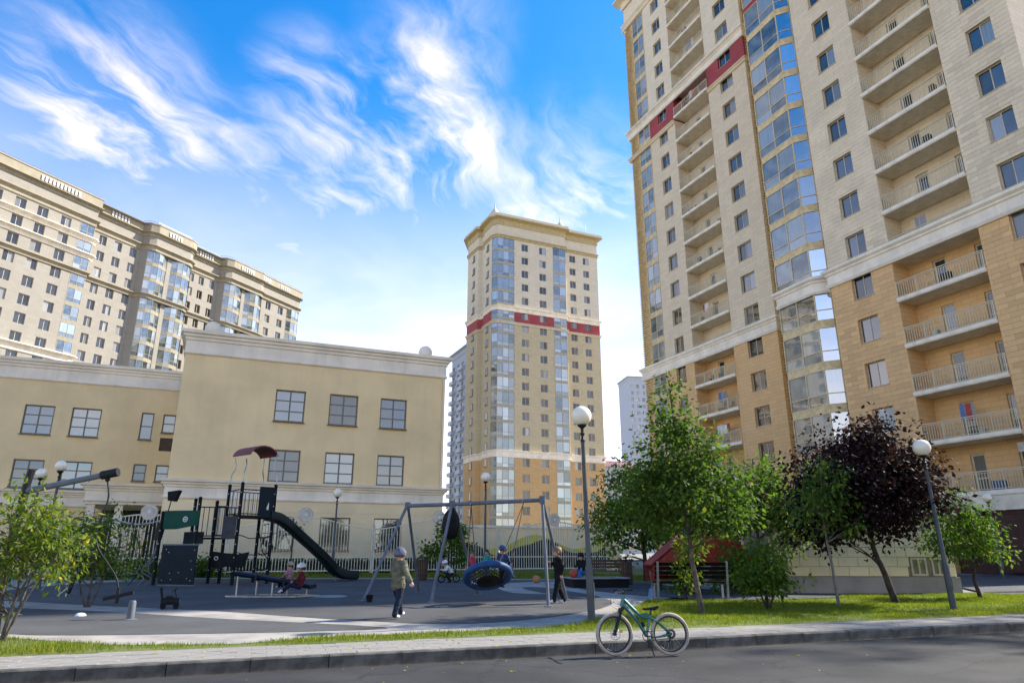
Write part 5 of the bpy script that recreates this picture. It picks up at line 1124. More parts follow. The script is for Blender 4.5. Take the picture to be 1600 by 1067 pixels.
rs_ = thing('rope_socket', 'short grey steel tube standing on the rubber under the cross handle', 'play equipment', (-7.57, 14.55, gz(-7.57, 14.55))); b = MB(); b.lathe([(.07, 0), (.07, .33), (.055, .37)], 14); obj('tube', b, M_swing, rs_, sm=40); b = MB(); b.lathe([(.13, .0), (.13, .025), (.08, .035)], 16); obj('flange', b, M_swing, rs_)
fr_ = thing('rope_bridge_frame', 'grey tubular frame with sagging top bar left of the climbing tower', 'play equipment', (-14.2, 25.8, 0))
def fl(p): return tuple(Vector(p) - Vector((-14.2, 25.8, 0)))
b = MB(); b.tube([fl(q_) for q_ in cat_rom([(-15.75, 25.9, 2.6), (-15.0, 25.9, 2.68), (-13.7, 25.8, 2.46), (-12.8, 25.7, 2.58)], 5)], .032, 8); obj('top_bar', b, M_steel, fr_, sm=60)
b = MB(); b.tube([fl(gp(-15.9, 25.9)), fl((-15.75, 25.9, 2.62))], .045, 8); obj('leg', b, M_steel, fr_); b = MB(); b.tube([fl(gp(-15.3, 26.9)), fl((-15.72, 25.9, 2.55))], .045, 8); obj('leg', b, M_steel, fr_)
b = MB(); b.tube([fl((-15.8, 25.85, .72)), fl((-14.3, 25.8, .66)), fl((-13.25, 25.75, .70))], .022, 7); obj('low_bar', b, M_dk, fr_)
b = MB(); b.tube([fl(q_) for q_ in ((-13.9, 25.8, 2.5), (-13.5, 25.8, 1.7), (-13.3, 25.8, .8))], .014, 6); obj('rope', b, M_rope, fr_); b = MB(); b.tube([fl(q_) for q_ in ((-13.0, 25.7, 2.55), (-13.3, 25.7, 1.9), (-13.4, 25.75, .7))], .014, 6); obj('rope', b, M_rope, fr_)
ap = thing('slanting_post', 'slanting steel and black post on the rubber at far left', 'play equipment', (-12.5, 20.4, gz(-12.5, 20.4)))
b = MB(); b.tube([(0, 0, 0), (.18, 0, .75), (.28, 0, 1.25)], .04, 9); obj('tube', b, M_steel, ap); b = MB(); b.tube([(.045, -.02, .1), (.16, -.02, .6)], .06, 9); obj('sleeve', b, M_blackm, ap); b = MB(); b.tube([(-.25, 0, .02), (.08, 0, .3)], .025, 7); obj('brace', b, M_steel, ap)
# tilted spinner bench
sb = thing('spinner_bench', 'tilted dark padded spinner platform on a steel frame', 'play equipment', (-6.8, 20.7, gz(-6.8, 20.7) + .018)); SBO = Vector((-6.8, 20.7, gz(-6.8, 20.7) + .018))
pl = [(-1.1, .62), (-.4, .52), (.4, .38), (1.12, .26)]
b = MB(); prof = [(-.3, -.05), (.3, -.05), (.36, 0), (.3, .06), (-.3, .06), (-.36, 0)]; m_ = 6
b.add([(x_, u_, z_ + v_) for x_, z_ in pl for u_, v_ in prof], [(i * 6 + a, i * 6 + (a + 1) % 6, (i + 1) * 6 + (a + 1) % 6, (i + 1) * 6 + a) for i in range(3) for a in range(6)] + [(5, 4, 3, 2, 1, 0), tuple(range(18, 24))]); obj('platform', b, mat('navy_pad', (.007, .008, .022), .55, .15, 4, spec=.2), sb, sm=40)
for x_ in (-.42, .38): q = MB(); z_ = .62 - (x_ + 1.1) * .162; q.box(x_ - .03, x_ + .03, -.38, .38, z_ - .075, z_ + .085); obj('clamp', q, M_blackm, sb)
for x_, y_, h_ in ((-.95, -.28, .55), (-.6, .3, .5), (.05, -.28, .38), (.95, .0, .22), (.3, .3, .36)):
    q = MB(); q.tube([(x_, y_, 0), (x_, y_, h_)], .028, 8); obj('leg', q, M_steel, sb)
b = MB(); rg = [(-1.25, -.25, .02), (-.6, .45, .02), (.6, .5, .02), (1.3, .05, .02), (.8, -.45, .02), (-.5, -.5, .02)]
for p0, p1 in zip(rg, rg[1:] + rg[:1]): b.bar(p0, p1, .07, .035)
obj('base_ring', b, M_steel, sb)

# ---------------------------------------------------------------- small things on the playground
t = thing('ride_on_toy', 'small black ride-on toy car parked on the pale stripe at left', 'toy', (-7.88, 16.8, gz(-7.88, 16.8) + .018), R(25)); t.scale = (.75, .75, .95)
b = MB(); b.sweep([(-.26, 0), (.26, 0)], [(-.13, .1), (.13, .1), (.15, .16), (.13, .24), (.06, .26), (-.06, .26), (-.13, .24), (-.15, .16)]); obj('body', b, M_black, t, sm=30)
b = MB(); b.prism([(-.26, -.11, .25), (-.2, -.11, .25), (-.26, -.11, .5), (-.34, -.11, .48)], (0, .22, 0)); obj('backrest', b, M_black, t)
b = MB(); b.box(-.14, .08, -.1, .1, .262, .31); obj('seat', b, M_blackm, t); b = MB(); b.tube([(.16, 0, .25), (.1, 0, .42)], .014, 6); b.torus((.09, 0, .43), .085, .013, (-.5, 0, .85), 18, 6); obj('steering_wheel', b, M_black, t)
for x_ in (-.18, .18):
    for y_ in (-.15, .15): q = MB(); q.torus((x_, y_, .085), .06, .026, (0, 1, 0), 18, 8); q.ball((x_, y_, .085), .035, 10, 6, (1, .5, 1)); obj('wheel', q, M_black, t, sm=50)
b = MB(); b.box(.262, .27, -.09, -.03, .17, .21); obj('headlight', b, M_bolt, t); b = MB(); b.box(.262, .27, .03, .09, .17, .21); obj('headlight', b, M_bolt, t)
b = MB(); b.lathe([(.11, 0), (.10, .025), (.07, .05), (.02, .06)], 20); tag(obj('marker_dome', b, mat('white_rubber', (.75, .75, .73), .6), None, (-8.95, 15.2, gz(-8.95, 15.2) + .018), sm=50), 'small white dome marker lying on the rubber at left', 'marker')
t = thing('toy_bucket', 'small black bucket by the left swing leg', 'bucket', (-3.72, 19.0, gz(-3.72, 19) + .018)); b = MB(); b.lathe([(.07, 0), (.09, .16), (.095, .165), (.08, .15)], 16); obj('bucket', b, M_black, t, sm=40); b = MB(); b.torus((0, 0, .16), .09, .006, (1, 0, .3), 18, 5); obj('handle', b, M_blackm, t)
b = MB(); b.ball((0, 0, .15), .15, 20, 14); tag(obj('ball', b, mat('orange_rubber', (.50, .20, .07), .55, .1, 6, .3, 120), None, (.95, 28.2, gz(.95, 28.2)), sm=80), 'orange ball lying on the ground behind the basket swing', 'ball')
b = MB(); b.ball((0, 0, .16), .16, 20, 14); tag(obj('ball', b, mat('red_rubber', (.45, .07, .03), .55, .1, 6, .3, 120), None, (2.2, 25.7, gz(2.2, 25.7) + .3), sm=80), 'red ball resting on the rim of the sandbox', 'ball')
t = thing('sandbox', 'black sandbox with pale rim beside the brown bench', 'sandbox', (3.0, 26.0, gz(3, 26) + .02), R(10))
b = MB(); b.box(-1.0, 1.0, -.7, -.64, 0, .28); b.box(-1.0, 1.0, .64, .7, 0, .28); b.box(-1.0, -.94, -.64, .64, 0, .28); b.box(.94, 1.0, -.64, .64, 0, .28); obj('side_board', b, M_black, t)
b = MB(); b.sweep([(-1.03, -.73), (1.03, -.73), (1.03, .73), (-1.03, .73)], [(-.14, .282), (.03, .282), (.03, .315), (-.14, .315)], True); obj('rim', b, mat('rim_grey', (.34, .32, .29), .7), t)
b = MB(); b.quad((-.95, -.65, .2), (.95, -.65, .2), (.95, .65, .2), (-.95, .65, .2)); obj('sand', b, mat('sand', (.42, .34, .22), .95, .1, 6), t)
# red playhouse behind the bench
t = thing('playhouse', 'red wedge-shaped playhouse half hidden behind the leaning tree and bench', 'play equipment', (6.4, 24.3, gz(6.4, 24.3))); M_prd = mat('playhouse_red', (.34, .03, .018), .5, .15, 1.5)
b = MB(); b.prism([(-1.65, 0, .28), (1.75, 0, .12), (1.8, 0, 1.0), (.95, 0, 1.75), (-.42, 0, 1.75), (-1.65, 0, .78)], (0, .06, 0)); fw_ = obj('front_wall', b, M_prd, t)
b = MB(); b.prism([(-1.65, 1.3, .28), (1.75, 1.3, .12), (1.8, 1.3, 1.0), (.95, 1.3, 1.75), (-.42, 1.3, 1.75), (-1.65, 1.3, .78)], (0, .06, 0)); obj('back_wall', b, M_prd, t)
b = MB(); b.prism([(-1.7, -.05, .80), (-.44, -.05, 1.79), (-.44, 1.4, 1.79), (-1.7, 1.4, .80)], (0, 0, .05)); obj('roof', b, M_prd, t); b = MB(); b.prism([(.93, -.05, 1.78), (1.86, -.05, 1.0), (1.86, 1.4, 1.0), (.93, 1.4, 1.78)], (0, 0, .05)); obj('roof', b, M_prd, t)
b = MB(); b.box(-.55, -.2, -.06, .1, 1.78, 2.02); b.box(-.45, -.3, -.06, .1, 1.55, 1.74); obj('blue_flag', b, mat('flag_blue', (.10, .17, .34), .6), t)
b = MB(); star = []
for i in range(10): a_ = math.pi / 2 + i * math.pi / 5; r_ = .13 if i % 2 == 0 else .055; star.append((-1.2 + r_ * math.cos(a_), -.02, .62 + r_ * math.sin(a_)))
b.prism(star, (0, .02, 0)); obj('star', b, mat('star_olive', (.22, .2, .1), .6), fw_)
b = MB(); b.box(-.02, .32, -.03, -.002, .2, .9); obj('door_panel', b, mat('pale_door', (.5, .42, .25), .7), t); b = MB(); b.prism([(1.0, -.02, .55), (1.35, -.02, .55), (1.3, -.02, .95), (1.1, -.02, 1.0)], (0, .018, 0)); obj('leaf_motif', b, mat('leaf_motif', (.18, .30, .22), .6), t)
for x_ in (-1.4, 1.5):
    for y_ in (.03, 1.33): q = MB(); q.box(x_ - .04, x_ + .04, y_ - .026, y_ + .026, -.05, .3); obj('leg', q, M_blackm, t)
# ---------------------------------------------------------------- people
def pm(name, c, rough=.85): return mat('cloth_' + name, c, rough, .22, 9, .9, 22, spec=.15)
SKIN = mat('skin', (.52, .32, .23), .55, .06, 20); SHOE_W = pm('shoe_white', (.72, .71, .68), .5); EYE = mat('eye_dark', (.02, .015, .012), .3)
def capd(p, a, b):
    ab = b - a; L2 = ab.length_squared; t = 0 if L2 < 1e-9 else max(0, min(1, (p - a).dot(ab) / L2)); return t, (p - a - ab * t).length
def person(label, loc, rz, h, J, col, shoes, hat=None, hair=None, group='children on the playground', vox=.009, parent_z=None, coat_hem=0.0, hatkind='beanie'):
    """J: joints in units of body height, facing -y before rotation. One continuous remeshed body; colours by nearest limb."""
    V = {k: Vector(q) * h for k, q in J.items()}
    z0 = gz(*loc) + .02 if parent_z is None else parent_z
    t = thing('person', label, 'person', (loc[0], loc[1], z0), rz, group)
    prims = []     # a, b, ra, rb, material
    top, leg = col
    def limb(a, b, ra, rb, m): prims.append((V[a] if isinstance(a, str) else a, V[b] if isinstance(b, str) else b, ra * h, rb * h, m))
    puff = .012 if coat_hem else .004
    limb('pel', 'chest', .068 + puff, .078 + puff, 0); limb('chest', 'neck', .07 + puff, .04, 0)
    ax = (V['shR'] - V['shL']); limb(V['chest'] - ax * .22, V['pel'] - ax * .16, .062 + puff, .062 + puff, 0); limb(V['chest'] + ax * .22, V['pel'] + ax * .16, .062 + puff, .062 + puff, 0)
    limb('shL', 'shR', .045 + puff, .045 + puff, 0)
    limb('pel', 'hipL', .066, .062, 1 if not coat_hem else 0); limb('pel', 'hipR', .066, .062, 1 if not coat_hem else 0)
    if coat_hem:
        d = (V['pel'] - V['chest']).normalized() * coat_hem * h
        for s_ in (-.2, .2): limb(V['pel'] + ax * s_, V['pel'] + ax * s_ * 1.05 + d, .074, .078, 0)
    limb('neck', 'head', .036, .04, 2)
    hc = V['head']; hr = .083 * h
    fwd = (V['nose'] - V['head']).normalized(); up = Vector((0, 0, 1)); side = fwd.cross(up).normalized()
    limb(hc + up * hr * .12 - fwd * hr * .1, hc + up * hr * .1 + fwd * hr * .08, .084, .080, 2); limb(hc - up * hr * .45 + fwd * hr * .25, hc - up * hr * .55 + fwd * hr * .4, .055, .045, 2)
    limb(hc + fwd * hr * .9 - up * hr * .05, hc + fwd * hr * 1.12 - up * hr * .25, .010, .015, 2)
    for s_ in (-1, 1): limb(hc + side * hr * .95 * s_ + up * hr * .1, hc + side * hr * 1.02 * s_ - up * hr * .25, .016, .012, 2)
    for s_ in 'LR':
        limb('sh' + s_, 'el' + s_, .040 + puff, .032 + puff, 0); limb('el' + s_, 'wr' + s_, .032 + puff, .026 + puff, 0)
        w_, e_ = V['wr' + s_], V['el' + s_]; d = (w_ - e_).normalized(); sd_ = d.orthogonal().normalized(); q = d.cross(sd_)
        limb(w_, w_ + d * .045 * h, .020, .022, 2); limb(w_ + d * .03 * h - sd_ * .012 * h, w_ + d * .03 * h + sd_ * .012 * h, .015, .015, 2)
        for i, ln in enumerate((.040, .046, .043, .034)):
            k0 = w_ + d * .048 * h + sd_ * ((i - 1.5) * .0125 * h); k1 = k0 + d * ln * .55 * h + q * .004 * h; k2 = k1 + d * ln * .4 * h + q * .014 * h
            prims.append((k0, k1, .0066 * h, .006 * h, 2)); prims.append((k1, k2, .006 * h, .005 * h, 2))
        k0 = w_ + d * .018 * h - sd_ * .02 * h; prims.append((k0, k0 + d * .02 * h - sd_ * .016 * h, .0075 * h, .007 * h, 2)); k1 = k0 + d * .02 * h - sd_ * .016 * h; prims.append((k1, k1 + d * .02 * h, .007 * h, .0055 * h, 2))
        limb('hip' + s_, 'kn' + s_, .066, .050, 1); limb('kn' + s_, 'an' + s_, .050, .041, 1)
        toe = V['toe' + s_]; an_ = V['an' + s_]; heel = an_ - (toe - an_) * .25; limb(an_, an_.lerp(toe, .3), .033, .03, 3); limb(heel.lerp(toe, .12) - Vector((0, 0, .012 * h)), toe, .028, .024, 3)
    b = MB()
    for a, c, ra, rb, m in prims:
        n = 10 if ra > .02 else 6
        if (c - a).length > 1e-4: b.tube([a, c], [ra, rb], n)
        b.ball(a, ra, n, 6); b.ball(c, rb, n, 6)
    me = b.mesh('tmp', SKIN); o = bpy.data.objects.new('tmp', me); C.objects.link(o)
    rm = o.modifiers.new('r', 'REMESH'); rm.mode = 'VOXEL'; rm.voxel_size = vox; sm2 = o.modifiers.new('s', 'SMOOTH'); sm2.factor = .5; sm2.iterations = 3
    dg = bpy.context.evaluated_depsgraph_get(); me2 = bpy.data.meshes.new_from_object(o.evaluated_get(dg)); bpy.data.objects.remove(o, do_unlink=True)
    me2.name = 'body'; me2.materials.clear()
    for m in (top, leg, SKIN, shoes): me2.materials.append(m)
    big = [q for q in prims]
    A = np.array([q[0] for q in big]); B = np.array([q[1] for q in big]); RA = np.array([q[2] for q in big]); RBb = np.array([q[3] for q in big]); MI = np.array([q[4] for q in big])
    nf = len(me2.polygons); cc_ = np.empty(nf * 3); me2.polygons.foreach_get('center', cc_); cc_ = cc_.reshape(-1, 3)
    best = np.full(nf, 1e9); mi = np.zeros(nf, int)
    for i in range(len(big)):
        ab = B[i] - A[i]; L2 = max(ab @ ab, 1e-9); tt = np.clip(((cc_ - A[i]) @ ab) / L2, 0, 1); dd = np.linalg.norm(cc_ - A[i] - tt[:, None] * ab, axis=1) - (RA[i] + (RBb[i] - RA[i]) * tt)
        k = dd < best; best[k] = dd[k]; mi[k] = MI[i]
    me2.polygons.foreach_set('material_index', mi.astype(np.int32)); smooth(me2, 180)
    nv = len(me2.vertices); co = np.empty(nv * 3); me2.vertices.foreach_get('co', co); nr = np.empty(nv * 3); me2.vertices.foreach_get('normal', nr); co = co.reshape(-1, 3); nr = nr.reshape(-1, 3)
    cloth = np.zeros(nv)
    vi = np.empty(len(me2.loops), np.int32); me2.loops.foreach_get('vertex_index', vi); lt = np.empty(nf, np.int32); me2.polygons.foreach_get('loop_total', lt); cloth[vi[np.repeat(mi < 2, lt)]] = 1.0
    dsp = np.array([noise.noise(Vector((q[0] * 14, q[1] * 14, q[2] * 34))) * .008 + noise.noise(Vector((q[0] * 34, q[1] * 34, q[2] * 60))) * .004 for q in co]) * cloth     # folds in the clothing
    me2.vertices.foreach_set('co', (co + nr * dsp[:, None]).ravel()); me2.update()
    body = obj('body', me2, None, t)
    for s_ in (-1, 1):
        q = MB(); q.ball(hc + fwd * hr * .93 + side * hr * .36 * s_ + up * hr * .08, .011 * h, 8, 6); obj('eye', q, EYE, t)
    q = MB(); q.ball(hc + fwd * hr * .92 - up * hr * .52, .012 * h, 8, 6, (1.4, 1.4, .4)); obj('mouth', q, mat('lip', (.40, .16, .13), .5), t)
    def cap(rad, lo, m, nm, back=.0):
        q = MB(); n = 18; rows = 9; vs_ = []; fs = []
        for i in range(rows + 1):
            a_ = (math.pi / 2 + lo) * i / rows
            for j in range(n):
                th = 2 * math.pi * j / n; v = up * math.cos(a_) + (fwd * math.cos(th) + side * math.sin(th)) * math.sin(a_)
                lift = max(0, math.cos(th)) * max(0, a_ - 1.2) * 1.2
                vs_.append(hc + up * hr * .12 - fwd * hr * back + (v + up * lift * .45) * rad)
        for i in range(rows): fs += [(i * n + j, (i + 1) * n + j, (i + 1) * n + (j + 1) % n, i * n + (j + 1) % n) for j in range(n)]
        q.add(vs_, fs); oo = obj(nm, q, m, t, sm=180); md = oo.modifiers.new('thickness', 'SOLIDIFY'); md.thickness = .012 * h; md.offset = 1; return oo
    if hair is None: hair = mat('hair_brown', (.10, .06, .035), .6)
    cap(hr * 1.08, .75, hair, 'hair', .08)
    if hat is not None:
        cap(hr * (1.17 if hatkind != 'helmet' else 1.3), .12 if hatkind == 'helmet' else .42, hat, hatkind)
        if hatkind == 'cap': q = MB(); q.prism([hc + up * hr * .45 + fwd * hr * .9 + side * hr * .6, hc + up * hr * .35 + fwd * hr * 1.75 + side * hr * .3, hc + up * hr * .35 + fwd * hr * 1.75 - side * hr * .3, hc + up * hr * .45 + fwd * hr * .9 - side * hr * .6], up * .012); obj('peak', q, hat, t)
    return t
def J_stand(**kw_):
    J = dict(pel=(0, 0, .50), chest=(0, 0, .68), neck=(0, 0, .80), head=(0, -.01, .905), nose=(0, -.1, .90), shL=(.095, 0, .77), shR=(-.095, 0, .77), elL=(.135, .02, .63), elR=(-.135, .02, .63), wrL=(.14, -.03, .50), wrR=(-.14, -.03, .50),
             hipL=(.05, 0, .47), hipR=(-.05, 0, .47), knL=(.055, -.01, .27), knR=(-.055, -.01, .27), anL=(.055, .01, .055), anR=(-.055, .01, .055), toeL=(.065, -.085, .028), toeR=(-.065, -.085, .028)); J.update(kw_); return J
person('child in olive green jacket and grey beanie walking away, seen from behind', (-2.35, 14.95), R(150), 1.38,
       J_stand(knL=(.06, -.10, .275), anL=(.07, -.17, .075), toeL=(.08, -.255, .05), knR=(-.05, .03, .27), anR=(-.055, .12, .06), toeR=(-.06, .03, .028), elR=(-.165, .03, .64), wrR=(-.245, .02, .52), elL=(.15, -.04, .65), wrL=(.09, -.14, .60), nose=(.02, -.1, .895)),
       (pm('olive', (.15, .145, .10)), pm('navy_jeans', (.018, .026, .045))), SHOE_W, pm('beanie_grey', (.13, .14, .19)), None, coat_hem=.05)
person('child in black with white shoes walking left beside the right swing legs', (1.2, 18.75), R(-78), 1.40,
       J_stand(knL=(.05, -.05, .27), anL=(.05, -.10, .055), toeL=(.05, -.185, .03), knR=(-.05, .03, .27), anR=(-.05, .12, .06), toeR=(-.05, .04, .03), elL=(.12, .06, .64), wrL=(.11, .03, .51), elR=(-.12, .04, .64), wrR=(-.10, -.10, .70)),
       (pm('black', (.014, .014, .016)), pm('black_trousers', (.014, .014, .017))), SHOE_W, None, mat('hair_light_brown', (.20, .12, .07), .6))
J_sit = lambda **k: J_stand(**{**dict(pel=(0, .02, .10), chest=(0, .05, .28), neck=(0, .03, .40), head=(0, .01, .505), nose=(0, -.085, .49), shL=(.095, .04, .37), shR=(-.095, .04, .37), elL=(.13, -.02, .25), elR=(-.13, -.02, .25), wrL=(.09, -.12, .20), wrR=(-.09, -.12, .20),
             hipL=(.05, 0, .08), hipR=(-.05, 0, .08), knL=(.07, -.20, .12), knR=(-.07, -.20, .12), anL=(.07, -.26, -.07), anR=(-.07, -.26, -.07), toeL=(.075, -.34, -.09), toeR=(-.075, -.34, -.09)), **k})
sbz = gz(-6.8, 20.7)
person('child in maroon vest and white helmet sitting at the low end of the spinner', (-5.95, 20.25), R(-82), 1.20,
       J_sit(knL=(.06, -.18, .14), anL=(.06, -.33, .02), toeL=(.065, -.40, -.0), knR=(-.06, -.22, .12), anR=(-.06, -.38, -.02), toeR=(-.065, -.46, -.03)), (pm('maroon', (.13, .022, .028)), pm('navy', (.018, .022, .05))), SHOE_W, pm('helmet_white', (.72, .70, .66), .4), None, parent_z=sbz + .20, hatkind='helmet')
person('smaller child in pink striped top and beige hat sitting behind on the spinner', (-6.45, 20.85), R(-110), 1.0, J_sit(), (pm('pink_stripe', (.40, .22, .22)), pm('plum', (.06, .03, .07))), SHOE_W, pm('hat_beige', (.42, .34, .24)), None, parent_z=sbz + .36)
person('child in navy jacket and beanie riding on the blue basket swing', (-.22, 18.72), R(150), 1.15, J_sit(elL=(.14, -.0, .30), wrL=(.16, -.04, .42), knL=(.05, .0, -.08), anL=(.05, -.02, -.27), toeL=(.05, -.1, -.30)), (pm('navy_jacket', (.035, .06, .13)), pm('dark_trousers', (.03, .03, .04))), pm('shoe_black', (.03, .03, .03), .5), pm('beanie_navy', (.045, .08, .17)), None, parent_z=.98)
person('child in white jacket and white helmet crouching over a black balance bike', (-2.45, 28.1), R(-70), 1.15,
       J_stand(pel=(0, .10, .30), chest=(0, -.02, .45), neck=(0, -.10, .53), head=(0, -.17, .62), nose=(0, -.26, .60), shL=(.095, -.07, .50), shR=(-.095, -.07, .50), elL=(.13, -.14, .40), elR=(-.13, -.14, .40), wrL=(.10, -.24, .40), wrR=(-.10, -.24, .40), hipL=(.05, .09, .28), hipR=(-.05, .09, .28), knL=(.11, -.08, .20), knR=(-.11, -.06, .2), anL=(.11, .02, .055), anR=(-.11, .08, .055), toeL=(.12, -.07, .03), toeR=(-.12, 0, .03)),
       (pm('white_jacket', (.66, .66, .68)), pm('black_trousers', (.014, .014, .017))), pm('shoe_black', (.03, .03, .03), .5), pm('helmet_white', (.72, .70, .66), .4), None, hatkind='helmet', vox=.012)
person('child in bright pink jacket standing behind the basket swing', (-1.65, 29.2), R(15), 1.15, J_stand(), (pm('pink', (.55, .05, .11)), pm('grey_trousers', (.10, .10, .12))), SHOE_W, None, mat('hair_brown', (.10, .06, .035), .6), vox=.012)
person('child in green and turquoise top beside the pink-jacketed one', (-1.05, 29.7), R(-20), 1.22, J_stand(elL=(.16, -.02, .66)), (pm('green_turquoise', (.06, .34, .28)), pm('grey_trousers', (.10, .10, .12))), SHOE_W, None, mat('hair_dark', (.03, .02, .015), .6), vox=.012)
person('seated figure in black jacket and bright blue trousers by the sandbox', (2.55, 26.62), R(-30), 1.35, J_sit(), (pm('black_jacket', (.016, .016, .018)), pm('bright_blue', (.03, .17, .48))), pm('shoe_black', (.03, .03, .03), .5), pm('beanie_black', (.015, .015, .017)), None, parent_z=gz(2.5, 26.6) + .35, vox=.012)
# ---------------------------------------------------------------- bicycles and scooter
M_tyre = mat('tan_tyre', (.44, .365, .285), .8, .12, 10); M_teal = mat('teal_paint', (.012, .12, .085), .28, .1, 2, metal=.2, coat=.5, col2=(.03, .17, .16)); M_rim = mat('black_rim', (.02, .02, .022), .4)
def wheel(root, x, R_, r_, tyre, spokes=24, y=0.0, turn=0.0):
    o = obj('wheel', MB(), M_rim, root, (x, y, R_ + r_), (0, 0, turn)); b = MB(); b.torus((0, 0, 0), R_, r_, (0, 1, 0), 40, 10); obj('tyre', b, tyre, o, sm=70)
    b = MB(); b.torus((0, 0, 0), R_ - r_ * 1.15, r_ * .55, (0, 1, 0), 40, 6, 1.3); obj('rim', b, M_rim, o, sm=70)
    b = MB()
    for i in range(spokes):
        a_ = 2 * math.pi * i / spokes; c_ = a_ + (.5 if i % 2 else -.5); s_ = .028 if i % 4 < 2 else -.028
        b.tube([(.022 * math.cos(c_), s_, .022 * math.sin(c_)), ((R_ - r_ * 1.2) * math.cos(a_), 0, (R_ - r_ * 1.2) * math.sin(a_))], .0016, 4, False)
    obj('spokes', b, M_steel, o, kind='stuff'); b = MB(); b.tube([(0, -.05, 0), (0, .05, 0)], .022, 10); obj('hub', b, M_rim, o); return o
bi = thing('bicycle', 'teal kids mountain bike with tan tyres standing at the kerb', 'bicycle', (1.985, 11.22, 0), R(4)); bi.rotation_euler = (R(-4), 0, R(4)); bi.location.z = .006
fwh = wheel(bi, -.43, .276, .026, M_tyre, 24, turn=R(10)); rwh = wheel(bi, .43, .276, .026, M_tyre, 24)
b = MB(); b.torus((0, -.045, 0), .075, .006, (0, 1, 0), 24, 6, .5); obj('brake_disc', b, M_steel, fwh)
b = MB(); b.torus((0, -.045, 0), .05, .012, (0, 1, 0), 20, 6, 1.6); b.torus((0, -.04, 0), .07, .005, (0, 1, 0), 24, 6, .6); obj('sprocket', b, M_blackm, rwh)
b = MB(); b.box(.09, .13, -.02, .02, .02, .055); obj('reflector', b, mat('reflector_yellow', (.7, .38, .03), .3), fwh)
b = MB(); b.tube([(-.295, 0, .69), (-.245, 0, .86)], .03, 12); obj('head_tube', b, M_teal, bi, sm=50)
b = MB(); b.tube(cat_rom([(-.285, 0, .73), (-.16, 0, .60), (-.02, 0, .42), (.06, 0, .28)], 5), [.034] * 8 + [.028] * 8, 12); obj('down_tube', b, M_teal, bi, sm=60)
b = MB(); b.tube(cat_rom([(-.265, 0, .80), (-.12, 0, .66), (.0, 0, .555), (.135, 0, .53)], 5), [.026] * 8 + [.020] * 8, 12); obj('top_tube', b, M_teal, bi, sm=60)
b = MB(); b.tube([(.06, 0, .27), (.135, 0, .54), (.145, 0, .57)], .02, 12); obj('seat_tube', b, M_teal, bi, sm=60)
b = MB(); b.tube(cat_rom([(-.03, 0, .545), (.04, 0, .585), (.10, 0, .58), (.14, 0, .53)], 4), .012, 8); obj('gusset', b, M_teal, bi, sm=60)
for s_ in (-1, 1):
    b = MB(); b.tube(cat_rom([(.14, .02 * s_, .53), (.28, .05 * s_, .44), (.43, .06 * s_, .31)], 4), .011, 8); obj('seat_stay', b, M_teal, bi, sm=60)
    b = MB(); b.tube(cat_rom([(.07, .03 * s_, .27), (.25, .05 * s_, .26), (.43, .06 * s_, .30)], 4), .012, 8); obj('chain_stay', b, M_teal, bi, sm=60)
    b = MB(); b.tube([(-.315, .055 * s_, .64), (-.36, .055 * s_, .50)], .022, 10); b.tube([(-.36, .055 * s_, .50), (-.43, .055 * s_, .302)], .017, 10); obj('fork_leg', b, M_blackm, bi, sm=50)
b = MB(); b.bar((-.305, -.085, .655), (-.305, .085, .655), .05, .04); b.tube([(-.30, 0, .65), (-.24, 0, .90)], .016, 8); obj('fork_crown', b, M_blackm, bi)
b = MB(); b.tube([(-.24, 0, .88), (-.275, 0, .91)], .018, 8); obj('stem', b, M_blackm, bi)
b = MB(); b.tube(cat_rom([(-.20, -.28, .925), (-.255, -.12, .93), (-.28, 0, .915), (-.30, .12, .93), (-.33, .28, .94)], 4), .012, 8); hb = obj('handlebar', b, M_blackm, bi, sm=60)
b = MB(); b.tube([(-.225, -.19, .927), (-.195, -.30, .925)], .018, 10); obj('grip', b, M_black, hb); b = MB(); b.tube([(-.315, .19, .937), (-.335, .30, .94)], .018, 10); obj('grip', b, M_black, hb)
for y_, x_ in ((-.15, -.27), (.16, -.33)): b = MB(); b.tube([(x_ + .02, y_, .915), (x_ - .02, y_ - .02, .89), (x_ - .03, y_ - .1 * (1 if y_ < 0 else -1), .885)], .006, 6); obj('brake_lever', b, M_black, hb)
for q_ in ([(-.28, -.15, .91), (-.44, -.1, .86), (-.47, -.03, .72), (-.36, .0, .64), (-.37, -.05, .5)], [(-.31, .15, .92), (-.42, .1, .84), (-.41, .03, .72), (-.28, .0, .68)]): b = MB(); b.tube(cat_rom(q_, 6), .0035, 5); obj('brake_cable', b, M_steel, bi)
b = MB(); b.tube([(.14, 0, .55), (.16, 0, .64)], .012, 8); obj('seat_post', b, M_blackm, bi)
b = MB(); b.prism([(.03, -.0, .672), (.08, -.025, .668), (.18, -.05, .672), (.27, -.065, .70), (.28, 0, .705), (.27, .065, .70), (.18, .05, .672), (.08, .025, .668)], (0, 0, -.03)); b.ball((.2, 0, .655), .035, 10, 6, (1.6, 1.2, .6)); obj('saddle', b, M_black, bi, sm=40)
b = MB(); b.torus((.06, -.05, .275), .068, .006, (0, 1, 0), 26, 6, .7); b.tube([(.06, -.055, .275), (.075, -.07, .13)], .009, 8); b.box(.05, .11, -.13, -.07, .115, .14); b.tube([(.06, .06, .275), (.045, .07, .42)], .009, 8); b.box(.015, .075, .075, .135, .41, .435); b.tube([(.06, -.06, .275), (.06, .06, .275)], .016, 8); obj('crank', b, M_blackm, bi)
b = MB(); b.tube([(.06, -.05, .342), (.43, -.045, .352)], .004, 5); b.tube([(.06, -.05, .208), (.40, -.045, .24)], .004, 5); obj('chain', b, M_blackm, bi)
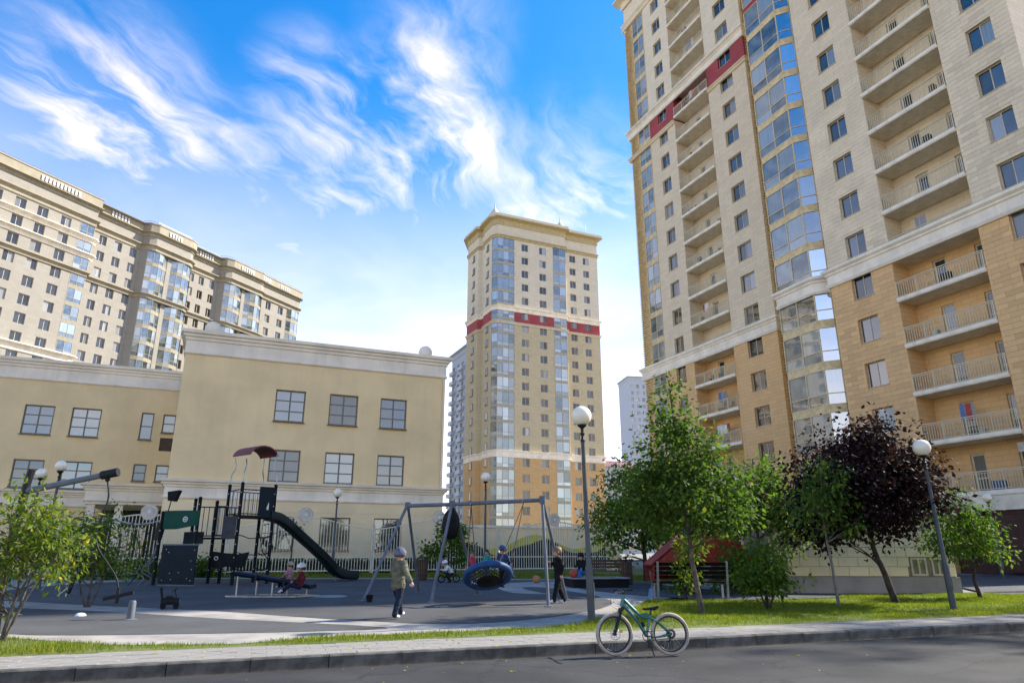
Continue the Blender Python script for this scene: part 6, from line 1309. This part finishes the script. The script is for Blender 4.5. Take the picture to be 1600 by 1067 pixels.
b = MB(); b.tube([(.42, -.05, .30), (.405, -.055, .22), (.38, -.055, .19)], .012, 6); obj('derailleur', b, M_blackm, bi)
b = MB(); b.tube([(.09, -.03, .25), (.12, -.16, .0)], .008, 6); obj('kickstand', b, M_blackm, bi)
b = MB(); b.prism([(-.10, -.035, .56), (-.05, -.035, .50), (-.02, -.035, .44), (-.05, -.035, .47)], (0, .004, 0)); obj('frame_decal', b, mat('decal_dark', (.02, .03, .035), .4), bi); b = MB(); b.prism([(-.2, -.037, .655), (-.13, -.037, .575), (-.11, -.037, .585), (-.18, -.037, .665)], (0, .004, 0)); obj('frame_decal', b, M_bolt, bi)
b = MB(); b.box(-.005, .03, -.03, .03, .40, .47); obj('bottle_cage', b, M_black, bi)
bb = thing('balance_bike', 'small black balance bike under the child in white jacket', 'bicycle', (-2.45, 28.05, gz(-2.45, 28.05) + .018), R(200)); wheel(bb, -.3, .13, .02, M_black, 10); wheel(bb, .3, .13, .02, M_black, 10)
b = MB(); b.tube([(-.26, 0, .42), (.0, 0, .25), (.3, 0, .15)], .02, 8); b.tube([(-.3, 0, .15), (-.24, 0, .5)], .018, 8); b.tube([(-.24, -.18, .5), (-.24, .18, .5)], .012, 8); obj('frame', b, M_black, bb, sm=50); b = MB(); b.ball((.12, 0, .34), .07, 10, 6, (1.4, .8, .4)); obj('saddle', b, M_black, bb); b = MB(); b.tube([(.12, 0, .2), (.12, 0, .34)], .012, 6); obj('seat_post', b, M_black, bb)
sc_ = thing('kick_scooter', 'silver kick scooter leaning against the left end of the slatted bench', 'scooter', (3.86, 20.25, gz(3.86, 20.25) + .02), R(60)); sc_.rotation_euler = (R(8), R(-48), R(65))
b = MB(); b.box(-.28, .28, -.07, .07, .07, .10); obj('deck', b, M_steel, sc_); b = MB(); b.tube([(.28, 0, .09), (.40, 0, .12), (.36, 0, .62), (.33, 0, .78)], .02, 8); obj('steering_column', b, M_steel, sc_, sm=50); b = MB(); b.tube([(.33, -.17, .79), (.33, .17, .79)], .014, 8); obj('handlebar', b, M_black, sc_)
for x_ in (-.33, .41): b = MB(); b.torus((x_, 0, .05), .042, .016, (0, 1, 0), 18, 8); b.ball((x_, 0, .05), .03, 8, 6, (1, .5, 1)); obj('wheel', b, M_black, sc_, sm=50)
b = MB(); b.prism([(-.40, -.03, .10), (-.30, -.03, .12), (-.28, -.03, .10)], (0, .06, 0)); obj('rear_fender', b, M_black, sc_)
